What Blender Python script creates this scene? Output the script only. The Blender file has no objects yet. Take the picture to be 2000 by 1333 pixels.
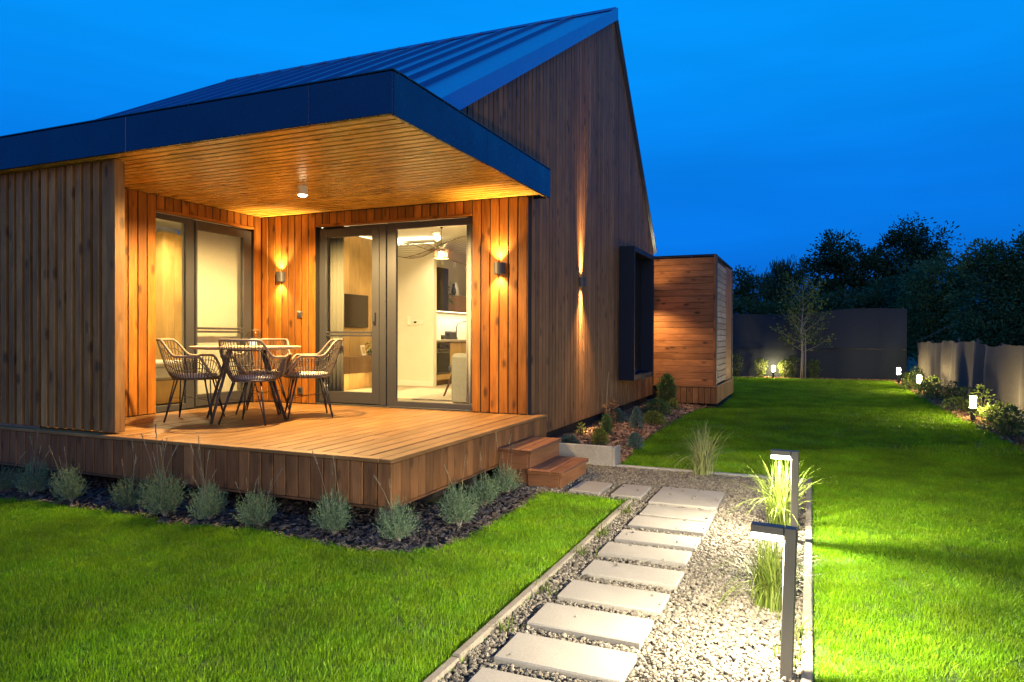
import bpy, bmesh, math, random
import numpy as np
from mathutils import Matrix, Vector, Euler

R = math.radians
random.seed(7)
RNG = np.random.default_rng(11)
scene = bpy.context.scene
COL = scene.collection

# ------------------------------------------------------------------ camera, sky, exposure
cam_d = bpy.data.cameras.new('camera')
cam_d.sensor_width = 36.0
cam_d.lens = 1363.2 / 2000 * 36
cam_d.clip_start = 0.05
cam_d.clip_end = 3000
cam = bpy.data.objects.new('camera', cam_d)
COL.objects.link(cam)
cam.location = (0, 0, 1.36)
_yaw, _pit, _rol = R(23.192), R(-0.3845), R(0.174)
_f = Vector((-math.sin(_yaw) * math.cos(_pit), math.cos(_yaw) * math.cos(_pit), math.sin(_pit)))
_r = Vector((math.cos(_yaw), math.sin(_yaw), 0))
_u = _r.cross(_f)
_r2 = _r * math.cos(_rol) + _u * math.sin(_rol)
_u2 = -_r * math.sin(_rol) + _u * math.cos(_rol)
cam.rotation_euler = Matrix((_r2, _u2, -_f)).transposed().to_euler()
scene.camera = cam

world = bpy.data.worlds.new('World')
scene.world = world
world.use_nodes = True
wn = world.node_tree
wn.nodes.clear()
w_out = wn.nodes.new('ShaderNodeOutputWorld')
w_bg = wn.nodes.new('ShaderNodeBackground')
w_sky = wn.nodes.new('ShaderNodeTexSky')
w_sky.sky_type = 'NISHITA'
w_sky.sun_disc = False
w_sky.sun_elevation = R(4)
w_sky.sun_rotation = R(152)
w_sky.ozone_density = 6.0
w_sky.dust_density = 0.3
w_sky.air_density = 1.0
# blue hour seen with a tungsten white balance: the dusk sky's light filtered to blue, deepening toward the horizon
w_bw = wn.nodes.new('ShaderNodeRGBToBW')
wn.links.new(w_sky.outputs[0], w_bw.inputs[0])
w_tc = wn.nodes.new('ShaderNodeTexCoord')
w_sep = wn.nodes.new('ShaderNodeSeparateXYZ')
wn.links.new(w_tc.outputs['Generated'], w_sep.inputs[0])
w_ramp = wn.nodes.new('ShaderNodeValToRGB')
w_ramp.color_ramp.interpolation = 'EASE'
e = w_ramp.color_ramp.elements
e[0].position = 0.0; e[0].color = (0.0015, 0.046, 0.27, 1)
e[1].position = 0.42; e[1].color = (0.0008, 0.207, 0.67, 1)
k_ = e.new(0.16); k_.color = (0.0012, 0.118, 0.50, 1)
wn.links.new(w_sep.outputs[2], w_ramp.inputs[0])
w_nz = wn.nodes.new('ShaderNodeTexNoise')
w_nz.inputs['Scale'].default_value = 3.0
w_nz.inputs['Detail'].default_value = 4
w_mp = wn.nodes.new('ShaderNodeMapping')
w_mp.inputs['Scale'].default_value = (1, 1, 7)
wn.links.new(w_tc.outputs['Generated'], w_mp.inputs[0])
wn.links.new(w_mp.outputs[0], w_nz.inputs[0])
w_mr = wn.nodes.new('ShaderNodeMapRange')
w_mr.inputs[3].default_value = 0.86; w_mr.inputs[4].default_value = 1.14
wn.links.new(w_nz.outputs[0], w_mr.inputs[0])
w_pow = wn.nodes.new('ShaderNodeMath'); w_pow.operation = 'POWER'
wn.links.new(w_bw.outputs[0], w_pow.inputs[0]); w_pow.inputs[1].default_value = 0.25
w_mul = wn.nodes.new('ShaderNodeMath'); w_mul.operation = 'MULTIPLY'
wn.links.new(w_pow.outputs[0], w_mul.inputs[0]); wn.links.new(w_mr.outputs[0], w_mul.inputs[1])
w_mix = wn.nodes.new('ShaderNodeVectorMath'); w_mix.operation = 'SCALE'
wn.links.new(w_ramp.outputs[0], w_mix.inputs[0]); wn.links.new(w_mul.outputs[0], w_mix.inputs['Scale'])
wn.links.new(w_mix.outputs[0], w_bg.inputs[0])
w_bg.inputs[1].default_value = 1.65
wn.links.new(w_bg.outputs[0], w_out.inputs[0])

# added warm fill for the facade, an unseen sun low behind the camera's right shoulder
sun_d = bpy.data.lights.new('warm_fill_sun', 'SUN')
sun_d.energy = 0.45; sun_d.angle = R(40); sun_d.color = (1.0, 0.66, 0.36)
sun = bpy.data.objects.new('warm_fill_sun', sun_d)
COL.objects.link(sun)
_az, _el = R(152), R(12)
sun.rotation_euler = Vector((math.sin(_az)*math.cos(_el), math.cos(_az)*math.cos(_el), math.sin(_el))).to_track_quat('Z', 'Y').to_euler()

scene.view_settings.view_transform = 'Standard'
scene.view_settings.look = 'None'
scene.view_settings.exposure = 0.0
scene.view_settings.gamma = 1.0
scene.view_settings.use_curve_mapping = False
cy = scene.cycles
cy.use_denoising = True
cy.max_bounces = 8
cy.diffuse_bounces = 3
cy.glossy_bounces = 3
cy.transmission_bounces = 6
cy.transparent_max_bounces = 10
cy.sample_clamp_indirect = 4.0
cy.caustics_reflective = False
cy.caustics_refractive = False

# power of every kind of lamp in the place (W)
P_DOWN, P_SCONCE, P_PATH, P_LANTERN, P_LIVING, P_BED = 1120, 85, 290, 110, 138, 330
WARM = (1.0, 0.64, 0.24)
PATHC = (1.0, 0.85, 0.57)

# ------------------------------------------------------------------ helpers: objects
def wm(o):
    m = o.matrix_basis.copy()
    if o.parent:
        m = wm(o.parent) @ o.matrix_parent_inverse @ m
    return m

def put(o, parent=None):
    COL.objects.link(o)
    if parent is not None:
        o.parent = parent
        o.matrix_parent_inverse = wm(parent).inverted()
    return o

def tag(o, label=None, cat=None, group=None, kind=None):
    if label: o['label'] = label
    if cat: o['category'] = cat
    if group: o['group'] = group
    if kind: o['kind'] = kind
    return o

def thing(name, loc=(0, 0, 0), label=None, cat=None, group=None, rz=0.0):
    o = bpy.data.objects.new(name, None)
    o.empty_display_size = 0.1
    o.location = loc
    o.rotation_euler = (0, 0, rz)
    COL.objects.link(o)
    return tag(o, label, cat, group)

def copy_tree(o, parent=None):
    c = o.copy()
    COL.objects.link(c)
    c.parent = parent
    for ch in list(o.children):
        copy_tree(ch, c)
    return c

def obj(name, me, m, parent=None, loc=None, rot=None):
    o = bpy.data.objects.new(name, me)
    if m is not None and not me.materials:
        me.materials.append(m)
    if loc is not None: o.location = loc
    if rot is not None: o.rotation_euler = rot
    return put(o, parent)

class MB:
    """collects verts and faces of one mesh"""
    def __init__(s): s.v = []; s.f = []; s.n = 0
    def add(s, V, F):
        b = s.n
        s.v.extend([tuple(p) for p in V]); s.n += len(V)
        s.f.extend([tuple(i + b for i in f) for f in F])
        return s
    def box(s, x0, x1, y0, y1, z0, z1):
        V = [(x0,y0,z0),(x1,y0,z0),(x1,y1,z0),(x0,y1,z0),(x0,y0,z1),(x1,y0,z1),(x1,y1,z1),(x0,y1,z1)]
        return s.add(V, [(3,2,1,0),(4,5,6,7),(0,1,5,4),(1,2,6,5),(2,3,7,6),(3,0,4,7)])
    def tube(s, pts, rad, n=6, cap=True):
        pts = [Vector(p) for p in pts]
        if not hasattr(rad, '__len__'): rad = [rad] * len(pts)
        V = []; F = []
        side = None
        for i, p in enumerate(pts):
            t = (pts[min(i+1, len(pts)-1)] - pts[max(i-1, 0)])
            if t.length < 1e-9: t = Vector((0,0,1))
            t.normalize()
            if side is None:
                side = t.orthogonal().normalized()
            else:
                side = (side - t * side.dot(t))
                side = side.normalized() if side.length > 1e-6 else t.orthogonal().normalized()
            up = t.cross(side)
            for k in range(n):
                a = 2*math.pi*k/n
                V.append(p + (side*math.cos(a) + up*math.sin(a))*rad[i])
        for i in range(len(pts)-1):
            for k in range(n):
                k2 = (k+1) % n
                F.append((i*n+k, i*n+k2, (i+1)*n+k2, (i+1)*n+k))
        if cap:
            F.append(tuple(reversed(range(n))))
            F.append(tuple(range((len(pts)-1)*n, len(pts)*n)))
        return s.add(V, F)
    def lathe(s, prof, n=24, c=(0,0)):
        V = []; F = []
        for (r_, z) in prof:
            for k in range(n):
                a = 2*math.pi*k/n
                V.append((c[0]+r_*math.cos(a), c[1]+r_*math.sin(a), z))
        for i in range(len(prof)-1):
            for k in range(n):
                k2 = (k+1) % n
                F.append((i*n+k, i*n+k2, (i+1)*n+k2, (i+1)*n+k))
        return s.add(V, F)
    def mesh(s, name, bevel=0, smooth=False):
        me = bpy.data.meshes.new(name)
        me.from_pydata(s.v, [], s.f)
        if bevel:
            bm = bmesh.new(); bm.from_mesh(me)
            bmesh.ops.bevel(bm, geom=bm.edges[:], offset=bevel, segments=1, affect='EDGES', clamp_overlap=True)
            bm.to_mesh(me); bm.free()
        if smooth:
            me.shade_smooth()
        me.update()
        return me
    def build(s, name, m, parent=None, bevel=0, smooth=False):
        return obj(name, s.mesh(name, bevel, smooth), m, parent)

def mesh_np(name, V, F, smooth=False):
    V = np.asarray(V, dtype=np.float32); F = np.asarray(F, dtype=np.int32)
    k = F.shape[1]
    me = bpy.data.meshes.new(name)
    me.vertices.add(len(V)); me.vertices.foreach_set('co', V.ravel())
    me.loops.add(F.size); me.loops.foreach_set('vertex_index', F.ravel())
    me.polygons.add(len(F))
    me.polygons.foreach_set('loop_start', np.arange(0, F.size, k, dtype=np.int32))
    me.update(calc_edges=True)
    if smooth: me.shade_smooth()
    return me

_cache = {}
def box_mesh(a, b, L, bev):
    key = (round(a,4), round(b,4), round(L,4), bev)
    if key not in _cache:
        _cache[key] = MB().box(-a/2,a/2,-b/2,b/2,-L/2,L/2).mesh('board', bev)
    return _cache[key]

def bx(name, x0, x1, y0, y1, z0, z1, m, parent=None, bev=0.003, grain='z'):
    """a box between two corners whose local z runs along the grain"""
    dx, dy, dz = x1-x0, y1-y0, z1-z0
    c = ((x0+x1)/2, (y0+y1)/2, (z0+z1)/2)
    if grain == 'z': me, rot = box_mesh(dx, dy, dz, bev), (0,0,0)
    elif grain == 'x': me, rot = box_mesh(dz, dy, dx, bev), (0, math.pi/2, 0)
    else: me, rot = box_mesh(dx, dz, dy, bev), (-math.pi/2, 0, 0)
    key = (me.name, m.name)
    if key not in _cache:
        if me.materials and me.materials[0] != m: me = me.copy(); me.materials.clear()
        if not me.materials: me.materials.append(m)
        _cache[key] = me
    return obj(name, _cache[key], m, parent, c, rot)

# ------------------------------------------------------------------ helpers: materials
def mat(name, col=(0.5,0.5,0.5), rough=0.6, metal=0.0, spec=None):
    m = bpy.data.materials.new(name); m.use_nodes = True
    b = m.node_tree.nodes['Principled BSDF']
    b.inputs['Base Color'].default_value = (*col, 1)
    b.inputs['Roughness'].default_value = rough
    b.inputs['Metallic'].default_value = metal
    if spec is not None: b.inputs['Specular IOR Level'].default_value = spec
    return m

class NT:
    def __init__(s, m):
        s.nt = m.node_tree; s.b = s.nt.nodes.get('Principled BSDF')
    def n(s, t, **k):
        nd = s.nt.nodes.new(t)
        for a, v in k.items(): setattr(nd, a, v)
        return nd
    def l(s, a, b): s.nt.links.new(a, b)
    def math(s, op, a, b=None, clamp=False):
        nd = s.n('ShaderNodeMath', operation=op); nd.use_clamp = clamp
        for i, v in enumerate((a, b)):
            if v is None: continue
            if isinstance(v, (int, float)): nd.inputs[i].default_value = v
            else: s.l(v, nd.inputs[i])
        return nd.outputs[0]
    def noise(s, vec, scale, detail=3, rough=0.5):
        nd = s.n('ShaderNodeTexNoise'); nd.inputs['Scale'].default_value = scale
        nd.inputs['Detail'].default_value = detail; nd.inputs['Roughness'].default_value = rough
        if vec is not None: s.l(vec, nd.inputs['Vector'])
        return nd.outputs[0]
    def ramp(s, fac, stops):
        nd = s.n('ShaderNodeValToRGB'); e = nd.color_ramp.elements
        e[0].position, e[0].color = stops[0][0], (*stops[0][1], 1)
        e[1].position, e[1].color = stops[-1][0], (*stops[-1][1], 1)
        for p, c in stops[1:-1]:
            q = e.new(p); q.color = (*c, 1)
        s.l(fac, nd.inputs[0]); return nd.outputs[0]
    def mix(s, fac, a, b, mode='MIX'):
        nd = s.n('ShaderNodeMix', data_type='RGBA', blend_type=mode)
        for i, v in ((0, fac), (6, a), (7, b)):
            if isinstance(v, (int, float)): nd.inputs[i].default_value = v
            elif isinstance(v, tuple): nd.inputs[i].default_value = (*v, 1)
            else: s.l(v, nd.inputs[i])
        return nd.outputs[2]
    def mapping(s, vec, scale):
        nd = s.n('ShaderNodeMapping'); nd.inputs['Scale'].default_value = scale
        s.l(vec, nd.inputs[0]); return nd.outputs[0]
    def bump(s, h, strength=0.3, dist=0.01):
        nd = s.n('ShaderNodeBump'); nd.inputs['Strength'].default_value = strength
        nd.inputs['Distance'].default_value = dist
        s.l(h, nd.inputs['Height']); s.l(nd.outputs[0], s.b.inputs['Normal'])
    def color(s, c): s.l(c, s.b.inputs['Base Color'])

def wood(name, dark, light, rough=0.55, knots=1.0, vary=0.35, spec=0.3, wear=None):
    m = mat(name, light, rough, spec=spec); t = NT(m)
    tc = t.n('ShaderNodeTexCoord'); oi = t.n('ShaderNodeObjectInfo')
    cx = t.n('ShaderNodeCombineXYZ')
    t.l(t.math('MULTIPLY', oi.outputs['Random'], 37.0), cx.inputs[0])
    t.l(t.math('MULTIPLY', oi.outputs['Random'], 91.0), cx.inputs[1])
    t.l(t.math('MULTIPLY', oi.outputs['Random'], 53.0), cx.inputs[2])
    ad = t.n('ShaderNodeVectorMath', operation='ADD')
    t.l(tc.outputs['Object'], ad.inputs[0]); t.l(cx.outputs[0], ad.inputs[1])
    v = ad.outputs[0]
    g1 = t.noise(t.mapping(v, (1, 1, 0.05)), 95, 4, 0.6)
    g2 = t.noise(t.mapping(v, (1, 1, 0.12)), 17, 3)
    g3 = t.noise(v, 2.3, 2)
    g = t.math('ADD', t.math('MULTIPLY', g1, 0.55), t.math('MULTIPLY', g2, 0.45))
    c = t.ramp(g, [(0.33, dark), (0.5, tuple((a+b)/2 for a, b in zip(dark, light))), (0.66, light)])
    # knots
    vo = t.n('ShaderNodeTexVoronoi'); vo.inputs['Scale'].default_value = 1.0
    wob = t.n('ShaderNodeVectorMath', operation='ADD')
    t.l(t.mapping(v, (7.0, 7.0, 3.2)), wob.inputs[0])
    sc = t.n('ShaderNodeVectorMath', operation='SCALE'); sc.inputs['Scale'].default_value = 0.12
    nz = t.n('ShaderNodeTexNoise'); nz.inputs['Scale'].default_value = 30; t.l(v, nz.inputs['Vector'])
    t.l(nz.outputs[1], sc.inputs[0]); t.l(sc.outputs[0], wob.inputs[1])
    t.l(wob.outputs[0], vo.inputs['Vector'])
    mr = t.n('ShaderNodeMapRange'); t.l(vo.outputs[0], mr.inputs[0])
    mr.inputs[1].default_value = 0.10; mr.inputs[2].default_value = 0.24
    mr.inputs[3].default_value = 0.85 * knots; mr.inputs[4].default_value = 0
    kn = tuple(0.22 * q for q in dark)
    c = t.mix(mr.outputs[0], c, kn)
    br = t.n('ShaderNodeMapRange'); t.l(oi.outputs['Random'], br.inputs[0])
    br.inputs[3].default_value = 1 - vary; br.inputs[4].default_value = 1 + vary
    br2 = t.n('ShaderNodeMapRange'); t.l(g3, br2.inputs[0])
    br2.inputs[1].default_value = 0.3; br2.inputs[2].default_value = 0.7
    br2.inputs[3].default_value = 0.8; br2.inputs[4].default_value = 1.2
    hv = t.n('ShaderNodeHueSaturation')
    t.l(c, hv.inputs['Color']); t.l(t.math('MULTIPLY', br.outputs[0], br2.outputs[0]), hv.inputs['Value'])
    out = hv.outputs[0]
    if wear:
        wz = t.ramp(t.noise(t.mapping(v, (1, 1, 0.25)), 5, 4, 0.65), [(0.45, (0,0,0)), (0.7, (1,1,1))])
        out = t.mix(t.math('MULTIPLY', wz, 0.7), out, wear)
    t.color(out)
    t.bump(g1, 0.25, 0.004)
    rr = t.n('ShaderNodeMapRange'); t.l(g2, rr.inputs[0])
    rr.inputs[3].default_value = rough - 0.12; rr.inputs[4].default_value = rough + 0.15
    t.l(rr.outputs[0], t.b.inputs['Roughness'])
    return m

def rough_mat(name, c1, c2, scale=8, rough=0.8, bump=0.3, detail=5, fine=None):
    m = mat(name, c1, rough); t = NT(m)
    tc = t.n('ShaderNodeTexCoord')
    n1 = t.noise(tc.outputs['Object'], scale, detail, 0.6)
    c = t.ramp(n1, [(0.3, c1), (0.7, c2)])
    if fine:
        n2 = t.noise(tc.outputs['Object'], fine, 3, 0.7)
        c = t.mix(0.35, c, t.ramp(n2, [(0.35, tuple(0.6*q for q in c1)), (0.65, tuple(min(1, 1.25*q) for q in c2))]))
        t.bump(n2, bump, 0.003)
    else:
        t.bump(n1, bump, 0.01)
    t.color(c)
    return m

def emit(name, col, s):
    m = bpy.data.materials.new(name); m.use_nodes = True
    nt = m.node_tree; nt.nodes.clear()
    o = nt.nodes.new('ShaderNodeOutputMaterial'); e = nt.nodes.new('ShaderNodeEmission')
    e.inputs[0].default_value = (*col, 1); e.inputs[1].default_value = s
    nt.links.new(e.outputs[0], o.inputs[0])
    return m

def leafmat(name, c1, c2, trans=0.35, rough=0.55, per_leaf=True):
    m = mat(name, c1, rough, spec=0.25); t = NT(m)
    geo = t.n('ShaderNodeNewGeometry')
    fac = geo.outputs['Random Per Island']
    c = t.ramp(fac, [(0.0, c1), (1.0, c2)])
    oi = t.n('ShaderNodeObjectInfo')
    mr = t.n('ShaderNodeMapRange'); t.l(oi.outputs['Random'], mr.inputs[0])
    mr.inputs[3].default_value = 0.8; mr.inputs[4].default_value = 1.2
    hv = t.n('ShaderNodeHueSaturation'); t.l(c, hv.inputs['Color']); t.l(mr.outputs[0], hv.inputs['Value'])
    t.color(hv.outputs[0])
    tr = t.n('ShaderNodeBsdfTranslucent'); t.l(hv.outputs[0], tr.inputs[0])
    mx = t.n('ShaderNodeMixShader'); mx.inputs[0].default_value = trans
    out = t.nt.nodes['Material Output']
    t.l(t.b.outputs[0], mx.inputs[1]); t.l(tr.outputs[0], mx.inputs[2]); t.l(mx.outputs[0], out.inputs[0])
    return m

def glassmat(name, tint=(0.93,0.96,0.95), refl=1.0):
    m = bpy.data.materials.new(name); m.use_nodes = True
    nt = m.node_tree; nt.nodes.clear()
    o = nt.nodes.new('ShaderNodeOutputMaterial')
    tr = nt.nodes.new('ShaderNodeBsdfTransparent'); tr.inputs[0].default_value = (*tint, 1)
    gl = nt.nodes.new('ShaderNodeBsdfGlossy'); gl.inputs['Roughness'].default_value = 0.01
    fr = nt.nodes.new('ShaderNodeFresnel'); fr.inputs[0].default_value = 1.5
    mu = nt.nodes.new('ShaderNodeMath'); mu.operation = 'MULTIPLY'; mu.inputs[1].default_value = refl
    mx = nt.nodes.new('ShaderNodeMixShader')
    ge = nt.nodes.new('ShaderNodeNewGeometry'); iv = nt.nodes.new('ShaderNodeMath'); iv.operation = 'SUBTRACT'; iv.inputs[0].default_value = 1.0
    nt.links.new(ge.outputs['Backfacing'], iv.inputs[1])
    m2 = nt.nodes.new('ShaderNodeMath'); m2.operation = 'MULTIPLY'
    nt.links.new(fr.outputs[0], mu.inputs[0]); nt.links.new(mu.outputs[0], m2.inputs[0]); nt.links.new(iv.outputs[0], m2.inputs[1]); nt.links.new(m2.outputs[0], mx.inputs[0])
    nt.links.new(tr.outputs[0], mx.inputs[1]); nt.links.new(gl.outputs[0], mx.inputs[2])
    nt.links.new(mx.outputs[0], o.inputs[0])
    return m

M = {}
M['clad'] = wood('stained_pine_cladding', (0.155, 0.048, 0.005), (0.33, 0.125, 0.015), 0.55, 0.9, 0.30)
M['gable'] = wood('weathered_pine_cladding', (0.155, 0.065, 0.021), (0.275, 0.126, 0.044), 0.6, 0.9, 0.26)
M['soffit'] = wood('varnished_soffit_pine', (0.48, 0.235, 0.026), (0.74, 0.43, 0.075), 0.27, 0.8, 0.15, 0.6)
M['deck'] = wood('oiled_deck_wood', (0.165, 0.078, 0.022), (0.26, 0.138, 0.045), 0.5, 0.25, 0.16)
M['skirt'] = wood('brown_skirt_wood', (0.115, 0.048, 0.015), (0.25, 0.112, 0.038), 0.6, 0.7, 0.30)
M['screen'] = wood('grey_brown_batten_wood', (0.165, 0.078, 0.023), (0.335, 0.178, 0.058), 0.65, 0.8, 0.30)
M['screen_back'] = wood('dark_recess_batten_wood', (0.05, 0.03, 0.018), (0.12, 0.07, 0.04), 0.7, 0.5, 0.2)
M['step'] = wood('red_brown_step_wood', (0.11, 0.044, 0.018), (0.21, 0.092, 0.042), 0.5, 0.3, 0.12)
M['plank'] = wood('orange_plank_wood', (0.16, 0.058, 0.020), (0.36, 0.150, 0.055), 0.55, 1.0, 0.25)
M['pale_plank'] = wood('pale_louvre_wood', (0.22, 0.17, 0.11), (0.45, 0.37, 0.26), 0.6, 0.6, 0.25)
M['oak'] = wood('light_oak_veneer', (0.36, 0.225, 0.085), (0.48, 0.315, 0.135), 0.45, 0.15, 0.06)
M['walnut'] = wood('brown_cabinet_veneer', (0.15, 0.085, 0.042), (0.22, 0.13, 0.07), 0.45, 0.1, 0.06)
M['dark'] = mat('shade_dark_sheathing', (0.012, 0.010, 0.009), 0.9)  # near-black sheathing; its colour puts the shade into the board grooves
M['white_wall'] = rough_mat('cream_painted_plaster', (0.74, 0.70, 0.60), (0.78, 0.74, 0.64), 4, 0.7, 0.02)
M['ceiling'] = rough_mat('white_ceiling_paint', (0.78, 0.76, 0.70), (0.82, 0.80, 0.74), 4, 0.8, 0.02)
M['floor_in'] = wood('pale_floor_planks', (0.34, 0.28, 0.20), (0.46, 0.39, 0.30), 0.45, 0.1, 0.08)
M['alu'] = mat('anthracite_aluminium', (0.036, 0.038, 0.043), 0.42, 0.0, 0.5)
M['black'] = mat('black_powder_coat', (0.014, 0.014, 0.016), 0.45)
M['glass'] = glassmat('clear_glazing')
M['jar'] = glassmat('jar_glass', (0.95, 0.96, 0.95), 1.5)
M['steel'] = mat('brushed_dark_steel', (0.20, 0.19, 0.18), 0.3, 1.0)
M['grey_fabric'] = rough_mat('grey_upholstery', (0.20, 0.195, 0.185), (0.25, 0.245, 0.235), 30, 0.9, 0.2, 3, 250)
M['light_fabric'] = rough_mat('pale_grey_cushion', (0.42, 0.40, 0.37), (0.5, 0.48, 0.44), 30, 0.9, 0.2, 3, 250)
M['rug'] = rough_mat('cream_rug_pile', (0.55, 0.50, 0.40), (0.66, 0.60, 0.50), 60, 0.95, 0.4, 3, 300)
M['linen'] = rough_mat('cream_linen', (0.60, 0.55, 0.46), (0.68, 0.63, 0.54), 20, 0.9, 0.1, 3, 200)
M['wire'] = mat('tan_wire', (0.11, 0.062, 0.04), 0.5)
M['tv'] = mat('black_screen', (0.012, 0.011, 0.010), 0.18)
M['concrete'] = rough_mat('grey_concrete', (0.17, 0.165, 0.155), (0.25, 0.245, 0.23), 5, 0.85, 0.35, 6, 90)
M['kerb'] = rough_mat('weathered_kerb_stone', (0.115, 0.10, 0.08), (0.18, 0.165, 0.135), 6, 0.9, 0.4, 6, 70)
M['slab'] = rough_mat('pale_paving_stone', (0.155, 0.147, 0.134), (0.195, 0.187, 0.172), 3.5, 0.75, 0.25, 6, 120)
def stain(m, c, scale, amt):
    t = NT(m); src = t.b.inputs['Base Color'].links[0].from_socket
    geo = t.n('ShaderNodeNewGeometry')
    k = t.ramp(t.noise(geo.outputs['Position'], scale, 6, 0.7), [(0.52, (0,0,0)), (0.72, (1,1,1))])
    t.color(t.mix(t.math('MULTIPLY', k, amt), src, c))
stain(M['slab'], (0.13, 0.12, 0.10), 3.1, 0.45)
stain(M['concrete'], (0.10, 0.10, 0.085), 4.0, 0.6)
M['post_grey'] = mat('dark_grey_post_paint', (0.05, 0.048, 0.046), 0.5)
M['lawn'] = rough_mat('lawn_soil', (0.030, 0.060, 0.008), (0.050, 0.090, 0.012), 3, 0.95, 0.3)
M['ground'] = rough_mat('field_ground', (0.020, 0.032, 0.012), (0.035, 0.045, 0.018), 0.6, 0.95, 0.3)
M['soil_dark'] = rough_mat('dark_slate_soil', (0.016, 0.014, 0.014), (0.03, 0.026, 0.024), 12, 0.95, 0.4)
M['soil_bark'] = rough_mat('bark_soil', (0.05, 0.028, 0.016), (0.09, 0.05, 0.028), 12, 0.95, 0.4)
M['gravel_base'] = rough_mat('gravel_grit', (0.07, 0.063, 0.052), (0.11, 0.10, 0.083), 60, 0.95, 0.5)
M['lamp_strip'] = emit('path_lamp_diffuser', (1.0, 0.86, 0.62), 30)
M['lantern_glow'] = emit('lantern_diffuser', (1.0, 0.70, 0.28), 700)
M['warm_glow'] = emit('warm_lamp_glow', (1.0, 0.80, 0.48), 14)
M['led'] = emit('led_strip_glow', (1.0, 0.80, 0.45), 7)
M['bulb'] = emit('bulb_glow', (1.0, 0.78, 0.45), 30)
M['flame'] = emit('led_candle_glow', (1.0, 0.85, 0.6), 2.0)

# painted standing-seam metal with slight oil-canning
def metal(name, col, rough, wave, scale):
    m = mat(name, col, rough, 0.85, 0.6); t = NT(m)
    tc = t.n('ShaderNodeTexCoord')
    h = t.noise(tc.outputs['Object'], scale, 2, 0.4)
    t.bump(h, wave, 0.05)
    g = t.noise(tc.outputs['Object'], 14, 4, 0.6)
    rr = t.n('ShaderNodeMapRange'); t.l(g, rr.inputs[0])
    rr.inputs[3].default_value = rough - 0.08; rr.inputs[4].default_value = rough + 0.12
    t.l(rr.outputs[0], t.b.inputs['Roughness'])
    return m
M['roof'] = metal('standing_seam_zinc', (0.15, 0.22, 0.39), 0.30, 0.15, 1.6)
M['box_metal'] = mat('dark_window_box_paint', (0.008, 0.015, 0.028), 0.55, 0.0, 0.2)
M['fascia'] = metal('fascia_sheet_metal', (0.036, 0.052, 0.085), 0.26, 0.9, 1.1)

def lamp(name, kind, loc, power, col, parent, rot=(0,0,0), **k):
    d = bpy.data.lights.new(name, kind); d.energy = power; d.color = col
    for a, v in k.items(): setattr(d, a, v)
    o = bpy.data.objects.new(name, d); o.location = loc; o.rotation_euler = rot
    return put(o, parent)

# ------------------------------------------------------------------ scatter (geometry nodes)
def scatter(name, pts, rots, scl, idx, meshes, label, cat):
    me = bpy.data.meshes.new(name)
    me.vertices.add(len(pts)); me.vertices.foreach_set('co', np.asarray(pts, np.float32).ravel())
    a = me.attributes.new('rot', 'FLOAT_VECTOR', 'POINT'); a.data.foreach_set('vector', np.asarray(rots, np.float32).ravel())
    a = me.attributes.new('scl', 'FLOAT', 'POINT'); a.data.foreach_set('value', np.asarray(scl, np.float32))
    a = me.attributes.new('idx', 'INT', 'POINT'); a.data.foreach_set('value', np.asarray(idx, np.int32))
    o = bpy.data.objects.new(name, me); COL.objects.link(o)
    lib = bpy.data.collections.new(name + '_pieces')
    for i, m_ in enumerate(meshes):
        lib.objects.link(bpy.data.objects.new('%s_piece_%02d' % (name, i), m_))
    ng = bpy.data.node_groups.new(name, 'GeometryNodeTree')
    ng.interface.new_socket('Geometry', in_out='INPUT', socket_type='NodeSocketGeometry')
    ng.interface.new_socket('Geometry', in_out='OUTPUT', socket_type='NodeSocketGeometry')
    gi = ng.nodes.new('NodeGroupInput'); go = ng.nodes.new('NodeGroupOutput')
    ip = ng.nodes.new('GeometryNodeInstanceOnPoints')
    ci = ng.nodes.new('GeometryNodeCollectionInfo')
    ci.inputs['Collection'].default_value = lib
    ci.inputs['Separate Children'].default_value = True
    ci.inputs['Reset Children'].default_value = True
    def na(n, t):
        nd = ng.nodes.new('GeometryNodeInputNamedAttribute'); nd.data_type = t
        nd.inputs['Name'].default_value = n; return nd.outputs['Attribute']
    ng.links.new(gi.outputs[0], ip.inputs['Points'])
    ng.links.new(ci.outputs[0], ip.inputs['Instance'])
    ip.inputs['Pick Instance'].default_value = True
    ng.links.new(na('idx', 'INT'), ip.inputs['Instance Index'])
    ng.links.new(na('rot', 'FLOAT_VECTOR'), ip.inputs['Rotation'])
    ng.links.new(na('scl', 'FLOAT'), ip.inputs['Scale'])
    ng.links.new(ip.outputs[0], go.inputs[0])
    md = o.modifiers.new('scatter', 'NODES'); md.node_group = ng
    return tag(o, label, cat, kind='stuff')

def in_poly(P, poly):
    x, y = P[:,0], P[:,1]; ins = np.zeros(len(P), bool)
    n = len(poly); j = n-1
    for i in range(n):
        xi, yi = poly[i]; xj, yj = poly[j]
        c = ((yi > y) != (yj > y)) & (x < (xj-xi)*(y-yi)/(yj-yi+1e-12)+xi)
        ins ^= c; j = i
    return ins

def rand_pts(poly, dens):
    p = np.array(poly); lo, hi = p.min(0), p.max(0)
    n = int((hi-lo).prod()*dens)
    P = RNG.uniform(lo, hi, (n, 2))
    return P[in_poly(P, poly)]

def sheet(name, poly, z, m, label=None, kind='structure', h=None):
    me = bpy.data.meshes.new(name)
    me.from_pydata([(x, y, z) for x, y in poly], [], [tuple(range(len(poly)))])
    bm = bmesh.new(); bm.from_mesh(me)
    bmesh.ops.triangulate(bm, faces=bm.faces[:])
    bmesh.ops.recalc_face_normals(bm, faces=bm.faces[:])
    for f in bm.faces:
        if f.normal.z < 0: f.normal_flip()
    bm.to_mesh(me); bm.free()
    o = obj(name, me, m)
    return tag(o, label, kind=kind)

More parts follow.
